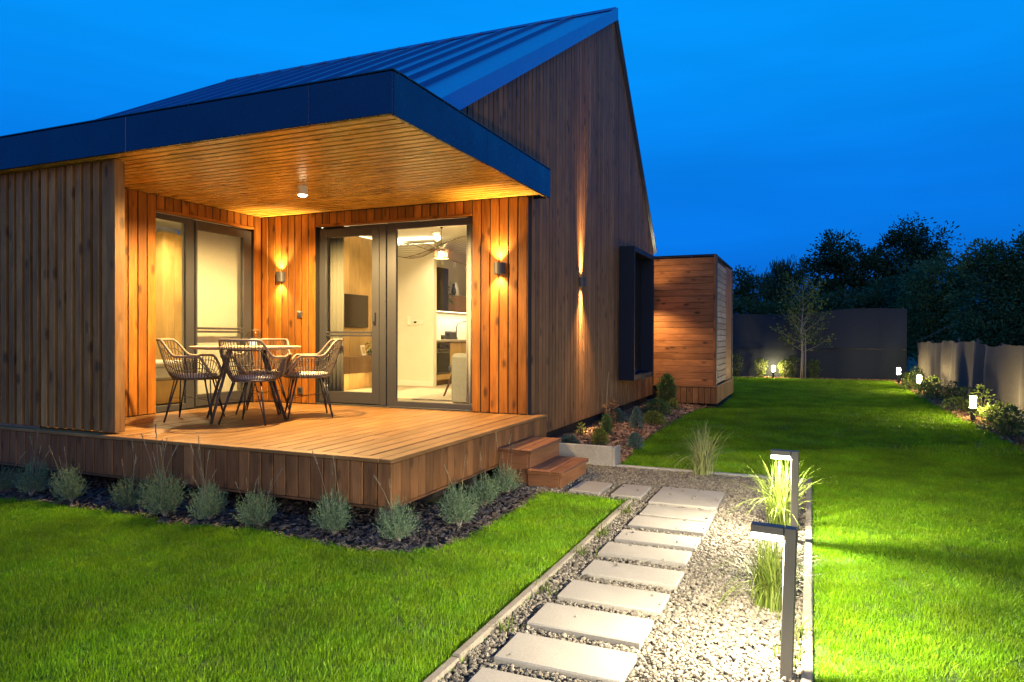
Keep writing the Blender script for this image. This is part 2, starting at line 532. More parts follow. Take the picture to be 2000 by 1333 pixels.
# ================================================================== THE SETTING
DZ = 0.50            # deck level
SOF = 2.894          # soffit level
XW, YB, XL = -2.85, 7.08, -6.586   # side wall, terrace back wall, terrace left wall

g = MB().add([(-400,-60,-0.05),(400,-60,-0.05),(400,900,-0.05),(-400,900,-0.05)], [(0,1,2,3)]).build('ground', M['ground'])
tag(g, kind='structure')

LAWN_FRONT = [(-9,0.3),(-1.375,0.3),(-1.375,5.64),(-2.12,5.66),(-2.10,5.13),(-2.08,4.36),(-2.16,3.9),(-2.32,3.72),(-2.49,3.66),(-2.9,3.67),(-3.2,3.70),(-3.5,3.75),
              (-3.9,3.68),(-4.25,3.60),(-4.55,3.68),(-4.8,3.70),(-5.2,3.66),(-5.6,3.68),(-6.1,3.62),(-7,3.66),(-9,3.6)]
LAWN_BACK = [(0.016,0.8),(3.0,0.8),(2.6,8.0),(2.38,10.2),(2.29,13.4),(2.30,18.4),(2.29,24.4),(-3.4,24.6),(-3.4,17.2),(-1.6,17.2),(-1.55,13.75),
             (-1.93,13.4),(-2.0,11.9),(-2.03,10.7),(-2.0,9.6),(-1.98,8.9),(-1.93,8.2),(-1.86,7.6),(-1.86,7.13),(0.016,7.13)]
sheet('lawn', LAWN_FRONT, 0.0, M['lawn'])
sheet('lawn', LAWN_BACK, 0.0, M['lawn'])
BED_FRONT = [(x, y) for x, y in LAWN_FRONT[3:]] + [(-9,4.9),(-2.5,4.9),(-2.55,5.9),(-2.12,5.75)]
sheet('planting_bed', BED_FRONT, -0.012, M['soil_dark'])
BED_SIDE = [(-1.86,7.13),(-1.86,7.6),(-1.93,8.2),(-1.98,8.9),(-2.0,9.6),(-2.03,10.7),(-2.0,11.9),(-1.93,13.4),(-1.7,13.9),(-3.3,13.9),(-3.3,7.1)]
sheet('planting_bed', BED_SIDE, 0.012, M['soil_bark'])
BED_RIGHT = [(3.0,0.8),(4.2,0.8),(3.1,13),(3.1,25.2),(-3.4,25.2),(-3.4,24.6),(2.29,24.4),(2.30,18.4),(2.29,13.4),(2.38,10.2),(2.6,8.0)]
sheet('planting_bed', BED_RIGHT, -0.008, M['soil_bark'])
PATH = [(-1.335,0.6),(-0.03,0.6),(-0.03,7.08),(-2.60,7.08),(-2.60,5.70),(-1.335,5.70)]
sheet('gravel_path', PATH, -0.010, M['gravel_base'])

# kerbs: each stone is an object of its own
kl = thing('path_kerb', (-1.355, 3.0, 0), 'narrow weathered kerb between the front lawn and the stepping stone path', 'kerb')
y = 0.62
while y < 5.6:
    y1 = min(y+0.98, 5.64); bx('kerb_stone', -1.376, -1.334, y, y1-0.006, -0.03, 0.030+random.uniform(-.006,.006), M['kerb'], kl, 0.006, 'y'); y = y1
kr = thing('path_kerb', (-0.01, 3.0, 0), 'straight pale kerb between the gravel strip and the right lawn', 'kerb')
y = 0.62
while y < 7.1:
    y1 = min(y+0.98, 7.12); bx('kerb_stone', -0.030, 0.014, y, y1-0.006, -0.03, 0.034+random.uniform(-.004,.004), M['kerb'], kr, 0.006, 'y'); y = y1
kb = thing('path_kerb', (-0.95, 7.1, 0), 'low grey kerb closing the far end of the gravel path', 'kerb')
x = -1.86
while x < -0.04:
    x1 = min(x+0.91, -0.032); bx('kerb_stone', x, x1-0.006, 7.082, 7.122, -0.03, 0.030, M['concrete'], kb, 0.006, 'x'); x = x1
ww = thing('retaining_wall', (-2.25, 7.1, 0), 'low smooth concrete wall holding the bark bed beside the steps', 'wall')
bx('wall_block', -2.66, -1.895, 7.075, 7.125, -0.04, 0.215, M['concrete'], ww, 0.005, 'x')
bx('end_block', -1.893, -1.862, 7.073, 7.30, -0.04, 0.205, M['concrete'], ww, 0.005, 'y')

# stepping stones
names = ['nearest to the camera, cut by the picture edge', 'second', 'third', 'fourth', 'fifth', 'sixth', 'seventh', 'eighth', 'ninth']
SLABS = [(-1.21,-0.665,2.250,2.530),(-1.210,-0.665,2.632,2.900),(-1.210,-0.672,3.000,3.272),(-1.196,-0.664,3.384,3.642),(-1.190,-0.656,3.776,4.028),
         (-1.206,-0.671,4.155,4.412),(-1.190,-0.664,4.494,4.752),(-1.190,-0.659,4.866,5.140),(-1.182,-0.659,5.197,5.510)]
ords = ['first stepping stone from the camera, half outside the picture', 'second stepping stone from the camera along the path', 'third stepping stone from the camera along the path',
        'fourth stepping stone from the camera along the path', 'fifth stepping stone, in the middle of the straight row', 'sixth stepping stone from the camera along the path',
        'seventh stepping stone from the camera along the path', 'eighth stepping stone from the camera along the path', 'ninth stepping stone, just before the large square one']
for (x0,x1,y0,y1), l in zip(SLABS, ords):
    o = bx('stepping_stone', x0, x1, y0, y1, -0.02, 0.030+random.uniform(-.003,.003), M['slab'], None, 0.006, 'x')
    o.rotation_euler.rotate_axis('X', random.uniform(-.012,.012))
    tag(o, 'pale ' + l, 'paving slab', 'stepping stones in the gravel path')
for (x0,x1,y0,y1), l in zip([(-1.205,-0.668,5.61,6.228),(-1.55,-1.295,5.74,6.19),(-1.93,-1.65,5.76,6.18)],
        ['large square pale slab where the stepping path turns toward the steps', 'narrow pale slab between the large square slab and the step slab', 'pale slab lying at the foot of the wooden steps']):
    tag(bx('stepping_stone', x0, x1, y0, y1, -0.02, 0.030, M['slab'], None, 0.006, 'x'), l, 'paving slab', 'stepping stones in the gravel path')
SL_ALL = SLABS + [(-1.205,-0.668,5.61,6.228),(-1.55,-1.295,5.74,6.19),(-1.93,-1.65,5.76,6.18)]

# ================================================================== THE HOUSE
house = thing('timber_house', (-6.5, 10.4, 0), 'timber clad garden house with steep asymmetric gable and dark metal roof', 'house')
PK = (10.61, 6.371); SL = 0.5635; SR = 1.075      # ridge and the slopes of the gable
YE = 13.70; ZB = 0.23
def gable_top(y):
    return PK[1] - (PK[0]-y)*SL if y <= PK[0] else PK[1] - (y-PK[0])*SR
Y0 = PK[0] - (PK[1]-3.15)/SL

# side wall with its boards
sw = MB()
prof = [(Y0,3.15),(PK[0],PK[1]-0.03),(YE-0.01,gable_top(YE)-0.03),(YE-0.01,ZB+0.01),(7.10,ZB+0.01),(7.10,3.15)]
n = len(prof)
sw.add([(XW-0.006,y,z) for y,z in prof]+[(XW-0.12,y,z) for y,z in prof], [tuple(range(n)), tuple(reversed(range(n,2*n)))]+[((i+1)%n,i,n+i,n+(i+1)%n) for i in range(n)])  # dark face brought close behind the boards so the grooves look shaded
side_wall = sw.build('side_wall', M['dark'], house)
def gable_board(y0, y1, z0):
    z0 = max(z0, 0)
    a, b = gable_top(y0)-0.015, gable_top(y1)-0.015
    yc = (y0+y1)/2; h = 0.0105
    d = random.uniform(-0.002, 0.002)
    V = []
    for x in (XW-0.022, XW+d):
        V += [(x-XW, y0+h-yc, 0), (x-XW, y1-h-yc, 0), (x-XW, y1-h-yc, b-z0), (x-XW, y0+h-yc, a-z0)]
    F = [(3,2,1,0),(4,5,6,7),(0,1,5,4),(1,2,6,5),(2,3,7,6),(3,0,4,7)]
    me = MB().add(V, F).mesh('board', 0.0022)
    obj('board', me, M['gable'], side_wall, (XW, yc, z0))
pit = 0.1135
y = PK[0]
while y - pit > Y0 + 0.05:
    if not (7.0 < y < 7.12):
        zz = ZB if y - pit > 7.10 else 3.16
        gable_board(y-pit, y, zz)
    else:
        gable_board(y-pit, y, 3.16 if y-pit < 7.08 else ZB)
    y -= pit
y = PK[0]
while y + pit < YE + 0.02:
    gable_board(y, min(y+pit, YE), ZB); y += pit

# roof: two slopes, standing seams, trims
roof = MB()
XR0, XR1 = -10.75, XW+0.055
t_ = 0.05
def slope_pt(y, off=0.0):
    return gable_top(y)+off
for (ya, yb) in ((Y0-0.3, PK[0]), (PK[0], YE+0.04)):
    za, zb = (gable_top(ya)+0.01, gable_top(yb)+0.01)
    V = [(XR0,ya,za),(XR1,ya,za),(XR1,yb,zb),(XR0,yb,zb),(XR0,ya,za+t_),(XR1,ya,za+t_),(XR1,yb,zb+t_),(XR0,yb,zb+t_)]
    roof.add(V, [(3,2,1,0),(4,5,6,7),(0,1,5,4),(1,2,6,5),(2,3,7,6),(3,0,4,7)])
roof = roof.build('roof', M['roof'], house)
ang = math.atan(SL)
Ls = (PK[0]-Y0)/math.cos(ang)
x = XR1 - 0.70
while x > XR0+0.1:
    o = obj('seam', box_mesh(0.024, 0.058, Ls, 0.003), None, roof)
    if not o.data.materials: o.data.materials.append(M['roof'])
    o.rotation_euler = (-(math.pi/2-ang), 0, 0)
    yc = (PK[0]+Y0)/2
    o.location = (x, yc, gable_top(yc)+0.01+t_+0.018)
    x -= 0.5375
def slope_bar(name, x0, x1, h0, h1, y0, y1):
    V = []
    for x in (x0, x1):
        V += [(x,y0,gable_top(y0)+h0),(x,y1,gable_top(y1)+h0),(x,y1,gable_top(y1)+h1),(x,y0,gable_top(y0)+h1)]
    return MB().add(V, [(3,2,1,0),(4,5,6,7),(0,1,5,4),(1,2,6,5),(2,3,7,6),(3,0,4,7)]).build(name, M['roof'], roof)
slope_bar('verge_trim', XR1+0.002, XR1+0.022, -0.10, 0.085, Y0+0.05, PK[0])
slope_bar('verge_trim', XW+0.010, XW+0.030, -0.03, 0.085, PK[0], YE+0.04)
slope_bar('verge_trim', XR0-0.024, XR0-0.002, -0.10, 0.085, Y0-0.3, PK[0])
MB().box(XR0, XR1, PK[0]-0.05, PK[0]+0.04, PK[1]+0.045, PK[1]+0.080).build('ridge_cap', M['roof'], roof)

# canopy: slab, soffit boards, fascia panels
canopy = MB().box(-6.62, -2.69, 4.135, 7.06, SOF+0.007, 3.13).box(-9.5, -6.622, 4.135, 4.305, SOF+0.03, 3.13).box(-9.5, -6.622, 4.306, 7.06, 3.12, 3.14).build('canopy', M['dark'], house)
MB().box(-2.84, -2.69, 7.062, 7.23, SOF+0.03, 3.13).build('canopy_end', M['dark'], canopy)
y = 4.137
while y < 7.06:
    y1 = min(y+0.0985, YB-0.002)
    # two lengths butted at a staggered joint
    j = random.uniform(-5.6, -3.6)
    bx('soffit_board', -6.584 if y > 4.30 else -9.4, j-0.001, y, y1-0.022, SOF, SOF+0.024, M['soffit'], canopy, 0.0025, 'x')
    bx('soffit_board', j+0.001, -2.692, y, y1-0.022, SOF, SOF+0.024, M['soffit'], canopy, 0.0025, 'x')
    y = y1
bx('edge_trim', -2.690, -2.672, 4.112, 7.25, SOF-0.010, SOF+0.012, M['oak'], canopy, 0.002, 'y')
for (x0, x1) in ((-9.5,-7.30),(-7.30,-5.262),(-5.262,-3.364),(-3.364,-2.652)):
    bx('fascia_panel', x0+0.0008, x1-0.0008, 4.088, 4.110, SOF-0.004, 3.183, M['fascia'], canopy, 0.003, 'x')
for (y0, y1) in ((4.112,5.62),(5.62,7.252)):
    bx('fascia_panel', -2.670, -2.650, y0+0.0015, y1-0.0015, SOF-0.012, 3.190, M['fascia'], canopy, 0.003, 'y')
bx('fascia_panel', -2.845, -2.672, 7.232, 7.250, SOF-0.008, 3.186, M['fascia'], canopy, 0.003, 'x')
bx('fascia_cap', -9.5, -2.64, 4.080, 4.17, 3.186, 3.200, M['fascia'], canopy, 0.003, 'x')
bx('fascia_cap', -2.73, -2.642, 4.172, 7.255, 3.193, 3.205, M['fascia'], canopy, 0.003, 'y')

# terrace back wall
DX0, DX1, DH = -5.725, -3.53, 2.725
bw = MB().box(-6.72, DX0-0.01, YB+0.011, YB+0.14, DZ-0.05, SOF+0.2).box(DX1+0.01, XW-0.13, YB+0.011, YB+0.14, DZ-0.05, SOF+0.2)
bw.box(DX0-0.01, DX1+0.01, YB+0.011, YB+0.14, DH+0.02, SOF+0.2)
back_wall = bw.build('terrace_back_wall', M['dark'], house)
def boards_x(x0, x1, z0, z1, cnt):
    w = (x1-x0)/cnt
    for i in range(cnt):
        d = random.uniform(0, 0.003)
        bx('board', x0+i*w+0.0065, x0+(i+1)*w-0.0065, YB+d, YB+0.022, z0, z1, M['clad'], back_wall, 0.003)
boards_x(XL+0.002, DX0, DZ+0.008, SOF-0.002, 8)
boards_x(DX1, XW-0.006, DZ+0.008, SOF-0.002, 6)
boards_x(DX0, DX1, DH+0.026, SOF-0.002, 20)
bx('head_trim', DX0, DX1, YB-0.004, YB+0.09, DH, DH+0.024, M['clad'], back_wall, 0.002, 'x')
bx('corner_trim', XW-0.006, XW-0.001, YB+0.001, YB+0.022, ZB, SOF-0.002, M['clad'], back_wall, 0.001)

# terrace left wall
LY0, LY1 = 5.49, 6.945
lw = MB().box(XL-0.14, XL-0.011, 4.32, LY0-0.01, DZ-0.05, SOF+0.2).box(XL-0.14, XL-0.011, LY1+0.01, YB+0.02, DZ-0.05, SOF+0.2)
lw.box(XL-0.14, XL-0.011, LY0-0.01, LY1+0.01, DH+0.02, SOF+0.2)
left_wall = lw.build('terrace_left_wall', M['dark'], house)
def boards_y(y0, y1, z0, z1, cnt):
    w = (y1-y0)/cnt
    for i in range(cnt):
        d = random.uniform(0, 0.003)
        bx('board', XL-0.022, XL-d, y0+i*w+0.0065, y0+(i+1)*w-0.0065, z0, z1, M['clad'], left_wall, 0.003)
boards_y(4.35, LY0, DZ+0.008, SOF-0.002, 10)
boards_y(LY1, YB-0.004, DZ+0.008, SOF-0.002, 1)
boards_y(LY0, LY1, DH+0.026, SOF-0.002, 13)
bx('head_trim', XL-0.09, XL+0.004, LY0, LY1, DH, DH+0.024, M['clad'], left_wall, 0.002, 'y')

# batten screen on the front
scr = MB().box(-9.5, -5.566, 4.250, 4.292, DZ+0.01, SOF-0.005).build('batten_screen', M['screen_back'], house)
x = -5.640
i = 0
while x > -9.3:
    w = 0.074 + random.uniform(-.002,.002)
    bx('batten', x-w, x, 4.205+random.uniform(0,.004), 4.248, DZ+0.012, SOF-0.006, M['screen'], scr, 0.004)
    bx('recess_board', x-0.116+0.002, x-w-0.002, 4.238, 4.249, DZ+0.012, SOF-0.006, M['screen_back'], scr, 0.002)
    x -= 0.117; i += 1
bx('corner_board', -5.632, -5.565, 4.200, 4.248, DZ+0.012, SOF-0.006, M['screen'], scr, 0.004)
bx('end_board', -5.563, -5.541, 4.200, 4.300, DZ+0.012, SOF-0.006, M['screen'], scr, 0.004)

# ------------------------------------------------------------------ glazed doors
def frame_rect(name, axis, a0, a1, z0, z1, d0, d1, w, m, parent, wt=None, wb=None):
    """a rectangular frame in the x-z (axis x) or y-z plane; each bar its own piece of one mesh"""
    wt = wt or w; wb = wb or w
    mb = MB()
    def b(p0,p1,q0,q1):
        if axis == 'x': mb.box(p0,p1,d0,d1,q0,q1)
        else: mb.box(d0,d1,p0,p1,q0,q1)
    b(a0,a0+w,z0,z1); b(a1-w,a1,z0,z1); b(a0+w,a1-w,z1-wt,z1); b(a0+w,a1-w,z0,z0+wb)
    return mb.build(name, m, parent, 0.004)

sd = thing('sliding_door', (-4.62, YB+0.1, DZ), 'wide grey framed glazed door into the living room beside the kitchen view', 'door')
frame_rect('outer_frame', 'x', DX0+0.004, DX1-0.002, DZ+0.002, DH-0.004, YB+0.088, YB+0.150, 0.03, M['alu'], sd, 0.03, 0.045)
lf = frame_rect('door_leaf', 'x', DX0+0.035, -4.80, DZ+0.030, DH-0.03, YB+0.040, YB+0.084, 0.105, M['alu'], sd, 0.11, 0.14)
bx('pane', -5.588, -4.907, YB+0.058, YB+0.064, DZ+0.172, DH-0.142, M['glass'], sd, 0)
bx('transom', -5.586, -4.908, YB+0.030, YB+0.056, 1.388, 1.415, M['alu'], sd, 0.003, 'x')
bx('transom', -5.586, -4.908, YB+0.036, YB+0.056, 1.352, 1.376, M['alu'], sd, 0.003, 'x')
hd = MB().box(-4.870, -4.845, YB+0.012, YB+0.040, 1.50, 1.64).box(-4.868,-4.848,YB-0.012,YB+0.010,1.52,1.545).build('handle', M['alu'], sd, 0.003)
bx('mullion', -4.792, -4.700, YB+0.034, YB+0.086, DZ+0.02, DH-0.02, M['alu'], sd, 0.005)
fx = frame_rect('fixed_frame', 'x', -4.690, DX1-0.034, DZ+0.046, DH-0.036, YB+0.095, YB+0.140, 0.12, M['alu'], sd, 0.05, 0.05)
# slim right jamb on the fixed light
fx.data.clear_geometry()
mb = MB().box(-4.690,-4.562,YB+0.045,YB+0.087,DZ+0.012,DH-0.010).box(-4.562,DX1-0.004,YB+0.045,YB+0.087,DH-0.090,DH-0.010).box(-4.562,DX1-0.004,YB+0.045,YB+0.087,DZ+0.012,DZ+0.082).box(DX1-0.016,DX1-0.004,YB+0.045,YB+0.087,DZ+0.082,DH-0.090)
fx.data = mb.mesh('fixed_frame', 0.004); fx.data.materials.append(M['alu'])
bx('pane', -4.560, DX1-0.017, YB+0.063, YB+0.069, DZ+0.084, DH-0.092, M['glass'], sd, 0)
bx('threshold', DX0+0.01, DX1-0.004, YB+0.004, YB+0.032, DZ+0.003, DZ+0.020, M['alu'], sd, 0.003, 'x')

ld = thing('terrace_door', (XL-0.08, 6.2, DZ), 'grey framed glazed door behind the table with a drawn cream blind', 'door')
frame_rect('outer_frame', 'y', LY0+0.004, LY1-0.004, DZ+0.002, DH-0.004, XL-0.150, XL-0.090, 0.03, M['alu'], ld, 0.03, 0.04)
fl = MB().box(XL-0.086,XL-0.046,LY0+0.004,LY0+0.016,DZ+0.012,DH-0.01).box(XL-0.086,XL-0.046,5.925,6.045,DZ+0.012,DH-0.01).box(XL-0.086,XL-0.046,LY0+0.016,5.925,DH-0.075,DH-0.01).box(XL-0.086,XL-0.046,LY0+0.016,5.925,DZ+0.012,DZ+0.075).build('fixed_frame', M['alu'], ld, 0.004)
bx('pane', XL-0.070, XL-0.064, LY0+0.017, 5.924, DZ+0.077, DH-0.077, M['glass'], ld, 0)
lf2 = frame_rect('door_leaf', 'y', 6.050, LY1-0.012, DZ+0.030, DH-0.03, XL-0.080, XL-0.030, 0.10, M['alu'], ld, 0.105, 0.14)
lf2.data.clear_geometry()
mb = MB().box(XL-0.080,XL-0.030,6.050,6.078,DZ+0.03,DH-0.03).box(XL-0.080,XL-0.030,6.790,LY1-0.012,DZ+0.03,DH-0.03).box(XL-0.080,XL-0.030,6.078,6.790,DH-0.125,DH-0.03).box(XL-0.080,XL-0.030,6.078,6.790,DZ+0.03,DZ+0.165)
lf2.data = mb.mesh('door_leaf', 0.004); lf2.data.materials.append(M['alu'])
bx('pane', XL-0.058, XL-0.052, 6.080, 6.788, DZ+0.167, DH-0.127, M['glass'], ld, 0)
bx('transom', XL-0.050, XL-0.024, 6.080, 6.788, 1.430, 1.456, M['alu'], ld, 0.003, 'y')
bx('transom', XL-0.050, XL-0.030, 6.080, 6.788, 1.392, 1.418, M['alu'], ld, 0.003, 'y')

# ------------------------------------------------------------------ projecting window box on the side wall
wb = thing('window_box', (-2.73, 11.8, 0.65), 'dark blue metal box window projecting from the side wall', 'window')
frame = MB()
wx0, wx1, wy0, wy1, wz0, wz1, wt_ = XW+0.003, -2.600, 11.03, 12.545, 0.655, 2.815, 0.085
frame.box(wx0,wx1,wy0,wy0+wt_*0.6,wz0,wz1).box(wx0,wx1,wy1-wt_,wy1,wz0,wz1).box(wx0,wx1,wy0+wt_*0.6,wy1-wt_,wz1-wt_,wz1).box(wx0,wx1,wy0+wt_*0.6,wy1-wt_,wz0,wz0+wt_)
frame.build('metal_frame', M['box_metal'], wb, 0.004)
bx('window_sash', wx0+0.002, wx0+0.03, wy0+0.053, wy1-0.087, wz0+0.087, wz1-0.087, M['box_metal'], wb, 0.002)
bx('pane', wx0+0.032, wx0+0.038, wy0+0.11, wy1-0.14, wz0+0.14, wz1-0.14, M['tv'], wb, 0)

for part in (sd, ld, wb):
    part.parent = house; part.matrix_parent_inverse = wm(house).inverted()
    for key in ('label', 'category'): del part[key]
# ------------------------------------------------------------------ annex at the end of the side wall
ax = thing('shed_annex', (-2.25, 15.3, 0), 'orange plank clad annex with dark corner posts at the end of the house', 'shed')
AX1, AY0, AY1, AZ0, AZ1 = -1.675, 13.72, 16.75, 0.42, 2.93
core = MB().box(-3.2, AX1-0.022, AY0+0.022, AY1, AZ0, AZ1-0.03).box(-3.2, AX1-0.03, AY0+0.04, AY1, 0.12, AZ0).build('wall', M['dark'], ax)
z = AZ0+0.012
while z < AZ1-0.05:
    z1 = min(z+0.1225, AZ1-0.008)
    bx('plank', XW+0.004, AX1-0.034, AY0+random.uniform(0,.003), AY0+0.020, z+0.002, z1-0.003, M['plank'], core, 0.003, 'x')
    z = z1
bx('corner_trim', AX1-0.032, AX1+0.002, AY0-0.004, AY0+0.030, AZ0, AZ1, M['plank'], core, 0.003)
bx('corner_post', AX1-0.002, AX1+0.018, AY0+0.033, AY0+0.20, AZ0, AZ1-0.01, M['post_grey'], core, 0.003)
z = AZ0+0.03
while z < AZ1-0.15:
    z1 = z+0.118
    bx('side_slat', AX1-0.020, AX1+0.004+random.uniform(0,.005), AY0+0.204, AY0+1.70, z+0.006, z1-0.006, M['pale_plank'], core, 0.004, 'y')
    z = z1
bx('side_panel', AX1-0.020, AX1+0.004, AY0+1.705, AY1-0.11, AZ0+0.01, AZ1-0.06, M['plank'], core, 0.003)
bx('corner_post', AX1-0.020, AX1+0.020, AY1-0.105, AY1, AZ0, AZ1-0.08, M['post_grey'], core, 0.003)
rf = MB().box(-3.3, AX1+0.012, AY0-0.002, AY1+0.03, AZ1-0.026, AZ1+0.012).build('flat_roof', M['fascia'], ax, 0.004)
bx('ledge', XW+0.004, AX1+0.045, AY0-0.035, AY0-0.006, AZ0-0.018, AZ0+0.010, M['plank'], ax, 0.003, 'x')
bx('ledge', AX1+0.022, AX1+0.048, AY0-0.004, AY1+0.02, AZ0-0.018, AZ0+0.010, M['plank'], ax, 0.003, 'y')
x = AX1+0.036
while x > XW+0.1:
    bx('skirt_board', x-0.113+0.004, x-0.004, AY0-0.028, AY0-0.008, 0.088, AZ0-0.020, M['skirt'], ax, 0.003); x -= 0.113
y = AY0-0.006
while y < AY1-0.05:
    bx('skirt_board', AX1+0.024, AX1+0.042, y+0.004, y+0.109, 0.088, AZ0-0.020, M['skirt'], ax, 0.003); y += 0.113

# ------------------------------------------------------------------ deck and steps
deck = thing('wooden_deck', (-4.6, 5.6, 0), 'raised wooden terrace deck with skirting boards under the canopy', 'deck')
DFX = -2.672
dk = MB().box(-9.5, DFX-0.05, 4.16, 7.06, DZ-0.10, DZ-0.030).build('frame', M['dark'], deck)
bx('edge_board', -9.5, DFX-0.102, 4.112, 4.200, DZ-0.028, DZ, M['deck'], deck, 0.004, 'x')
bx('edge_board', DFX-0.098, DFX, 4.112, 7.24, DZ-0.028, DZ, M['deck'], deck, 0.004, 'y')
x = DFX-0.104
while x > -6.62:
    ye = YB+0.02 if x < XW+0.05 else 7.24
    x0 = max(x-0.140, -6.60)
    j = random.choice([None, None, random.uniform(4.8, 6.5)])
    if j is None:
        bx('deck_board', x0+0.005, x-0.005, 4.204, ye, DZ-0.026, DZ-0.001-random.uniform(0,.002), M['deck'], deck, 0.004, 'y')
    else:
        bx('deck_board', x0+0.005, x-0.005, 4.204, j-0.002, DZ-0.026, DZ-0.001-random.uniform(0,.002), M['deck'], deck, 0.004, 'y')
        bx('deck_board', x0+0.003, x-0.003, j+0.002, ye, DZ-0.026, DZ-0.001-random.uniform(0,.002), M['deck'], deck, 0.004, 'y')
    x = x0
    if x <= -6.599: break
x = DFX-0.004
while x > -9.2:
    bx('skirt_board', x-0.116+0.005, x-0.005 if x < DFX-0.01 else x, 4.118+random.uniform(0,.003), 4.142, 0.165, DZ-0.031, M['skirt'], deck, 0.004); x -= 0.116
bx('skirt_rail', -9.5, DFX-0.004, 4.114, 4.150, 0.146, 0.163, M['skirt'], deck, 0.003, 'x')
y = 4.147
while y < 7.18:
    y1 = min(y+0.1145, 7.235)
    bx('skirt_board', DFX-0.026, DFX-0.004-random.uniform(0,.003), y+0.004, y1-0.004, 0.165, DZ-0.031, M['skirt'], deck, 0.004); y = y1
bx('skirt_rail', DFX-0.032, DFX-0.002, 4.152, 7.235, 0.146, 0.163, M['skirt'], deck, 0.003, 'y')
for (px_, py_) in ((-2.87,4.27),(-4.6,4.27),(-6.4,4.27),(-2.87,5.7),(-2.87,7.0)):
    bx('support_post', px_-0.045, px_+0.045, py_, py_+0.09, -0.03, 0.40, M['post_grey'], deck, 0.004)
tag(MB().box(-9.4, XW-0.1, 4.9, 13.6, -0.02, 0.24).build('foundation_block', M['dark'], house), None)

st = thing('wooden_steps', (-2.3, 6.3, 0), 'two red brown wooden steps up to the deck side', 'steps')
bx('tread', -2.668, -2.335, 5.905, 6.735, 0.285, 0.307, M['step'], st, 0.004, 'y')
bx('tread', -2.352, -2.015, 5.845, 6.640, 0.120, 0.143, M['step'], st, 0.004, 'y')
# thin grooves between the three boards of each tread
for i in range(3):
    bx('tread_board', -2.668+i*0.1115+0.002, -2.668+(i+1)*0.1115-0.002, 5.900, 6.740, 0.309, 0.322, M['step'], st, 0.003, 'y')
    bx('tread_board', -2.352+i*0.1125+0.002, -2.352+(i+1)*0.1125-0.002, 5.840, 6.645, 0.145, 0.157, M['step'], st, 0.003, 'y')
bx('riser', -2.372, -2.352, 5.925, 6.715, -0.02, 0.283, M['step'], st, 0.003, 'y')
bx('side_panel', -2.662, -2.374, 5.920, 5.940, -0.02, 0.283, M['step'], st, 0.003, 'x')
bx('side_panel', -2.662, -2.374, 6.700, 6.720, -0.02, 0.283, M['step'], st, 0.003, 'x')
bx('riser', -2.055, -2.035, 5.862, 6.622, -0.02, 0.118, M['step'], st, 0.003, 'y')
bx('side_panel', -2.350, -2.057, 5.860, 5.880, -0.02, 0.118, M['step'], st, 0.003, 'x')
bx('side_panel', -2.350, -2.057, 6.602, 6.622, -0.02, 0.118, M['step'], st, 0.003, 'x')

# ================================================================== INTERIOR
FI = 0.495
CE = 3.05
bx('interior_floor', -9.4, XW-0.13, 4.9, YE-0.1, 0.30, FI, M['floor_in'], house, 0, 'y')
bx('interior_ceiling', -6.72, XW-0.13, YB+0.15, YE-0.1, CE, CE+0.06, M['ceiling'], house, 0, 'x')
bx('cove_ceiling', -9.4, -6.74, 4.4, 9.0, CE, CE+0.06, M['ceiling'], house, 0, 'x')
iw = bx('partition_wall', -6.86, -5.94, 10.45, 10.56, FI, CE-0.10, M['white_wall'], house, 0.003)
bx('skirting', -6.83, -5.935, 10.432, 10.449, FI, FI+0.085, M['ceiling'], iw, 0.003, 'x')
tvw = bx('tv_wall', -6.95, -6.835, 7.25, 10.448, FI, CE-0.002, M['white_wall'], house, 0)
for i in range(8):
    bx('wood_panel', -6.833, -6.815, 7.9+i*0.275, 7.9+(i+1)*0.275-0.003, FI+0.004, CE-0.06, M['oak'], tvw, 0.002)
bx('kitchen_wall', -6.86, -6.62, 10.562, YE-0.12, FI, CE-0.002, M['white_wall'], house, 0)
bx('far_wall', -6.60, XW-0.13, YE-0.22, YE-0.11, FI, CE-0.002, M['white_wall'], house, 0)
bx('inner_side_wall', XW-0.16, XW-0.125, YB+0.16, YE-0.23, FI, CE-0.002, M['white_wall'], house, 0)
# bedroom
bx('bedroom_wall', -9.4, -6.96, 8.25, 8.35, FI, CE-0.002, M['white_wall'], house, 0)
bx('bedroom_side_wall', -9.45, -9.402, 4.4, 8.24, FI, CE-0.002, M['white_wall'], house, 0)
bx('bedroom_front_wall', -9.40, XL-0.15, 4.31, 4.40, 0.3, CE-0.002, M['white_wall'], house, 0)
bx('bedroom_inner_wall', XL-0.30, XL-0.152, 7.0, 7.24, FI, CE-0.002, M['white_wall'], house, 0)
bx('bedroom_inner_wall', XL-0.165, XL-0.152, 4.41, LY0-0.02, FI, CE-0.002, M['white_wall'], house, 0)
bx('bedroom_inner_wall', -6.955, -6.952, 7.25, 8.24, FI, CE-0.002, M['white_wall'], house, 0)

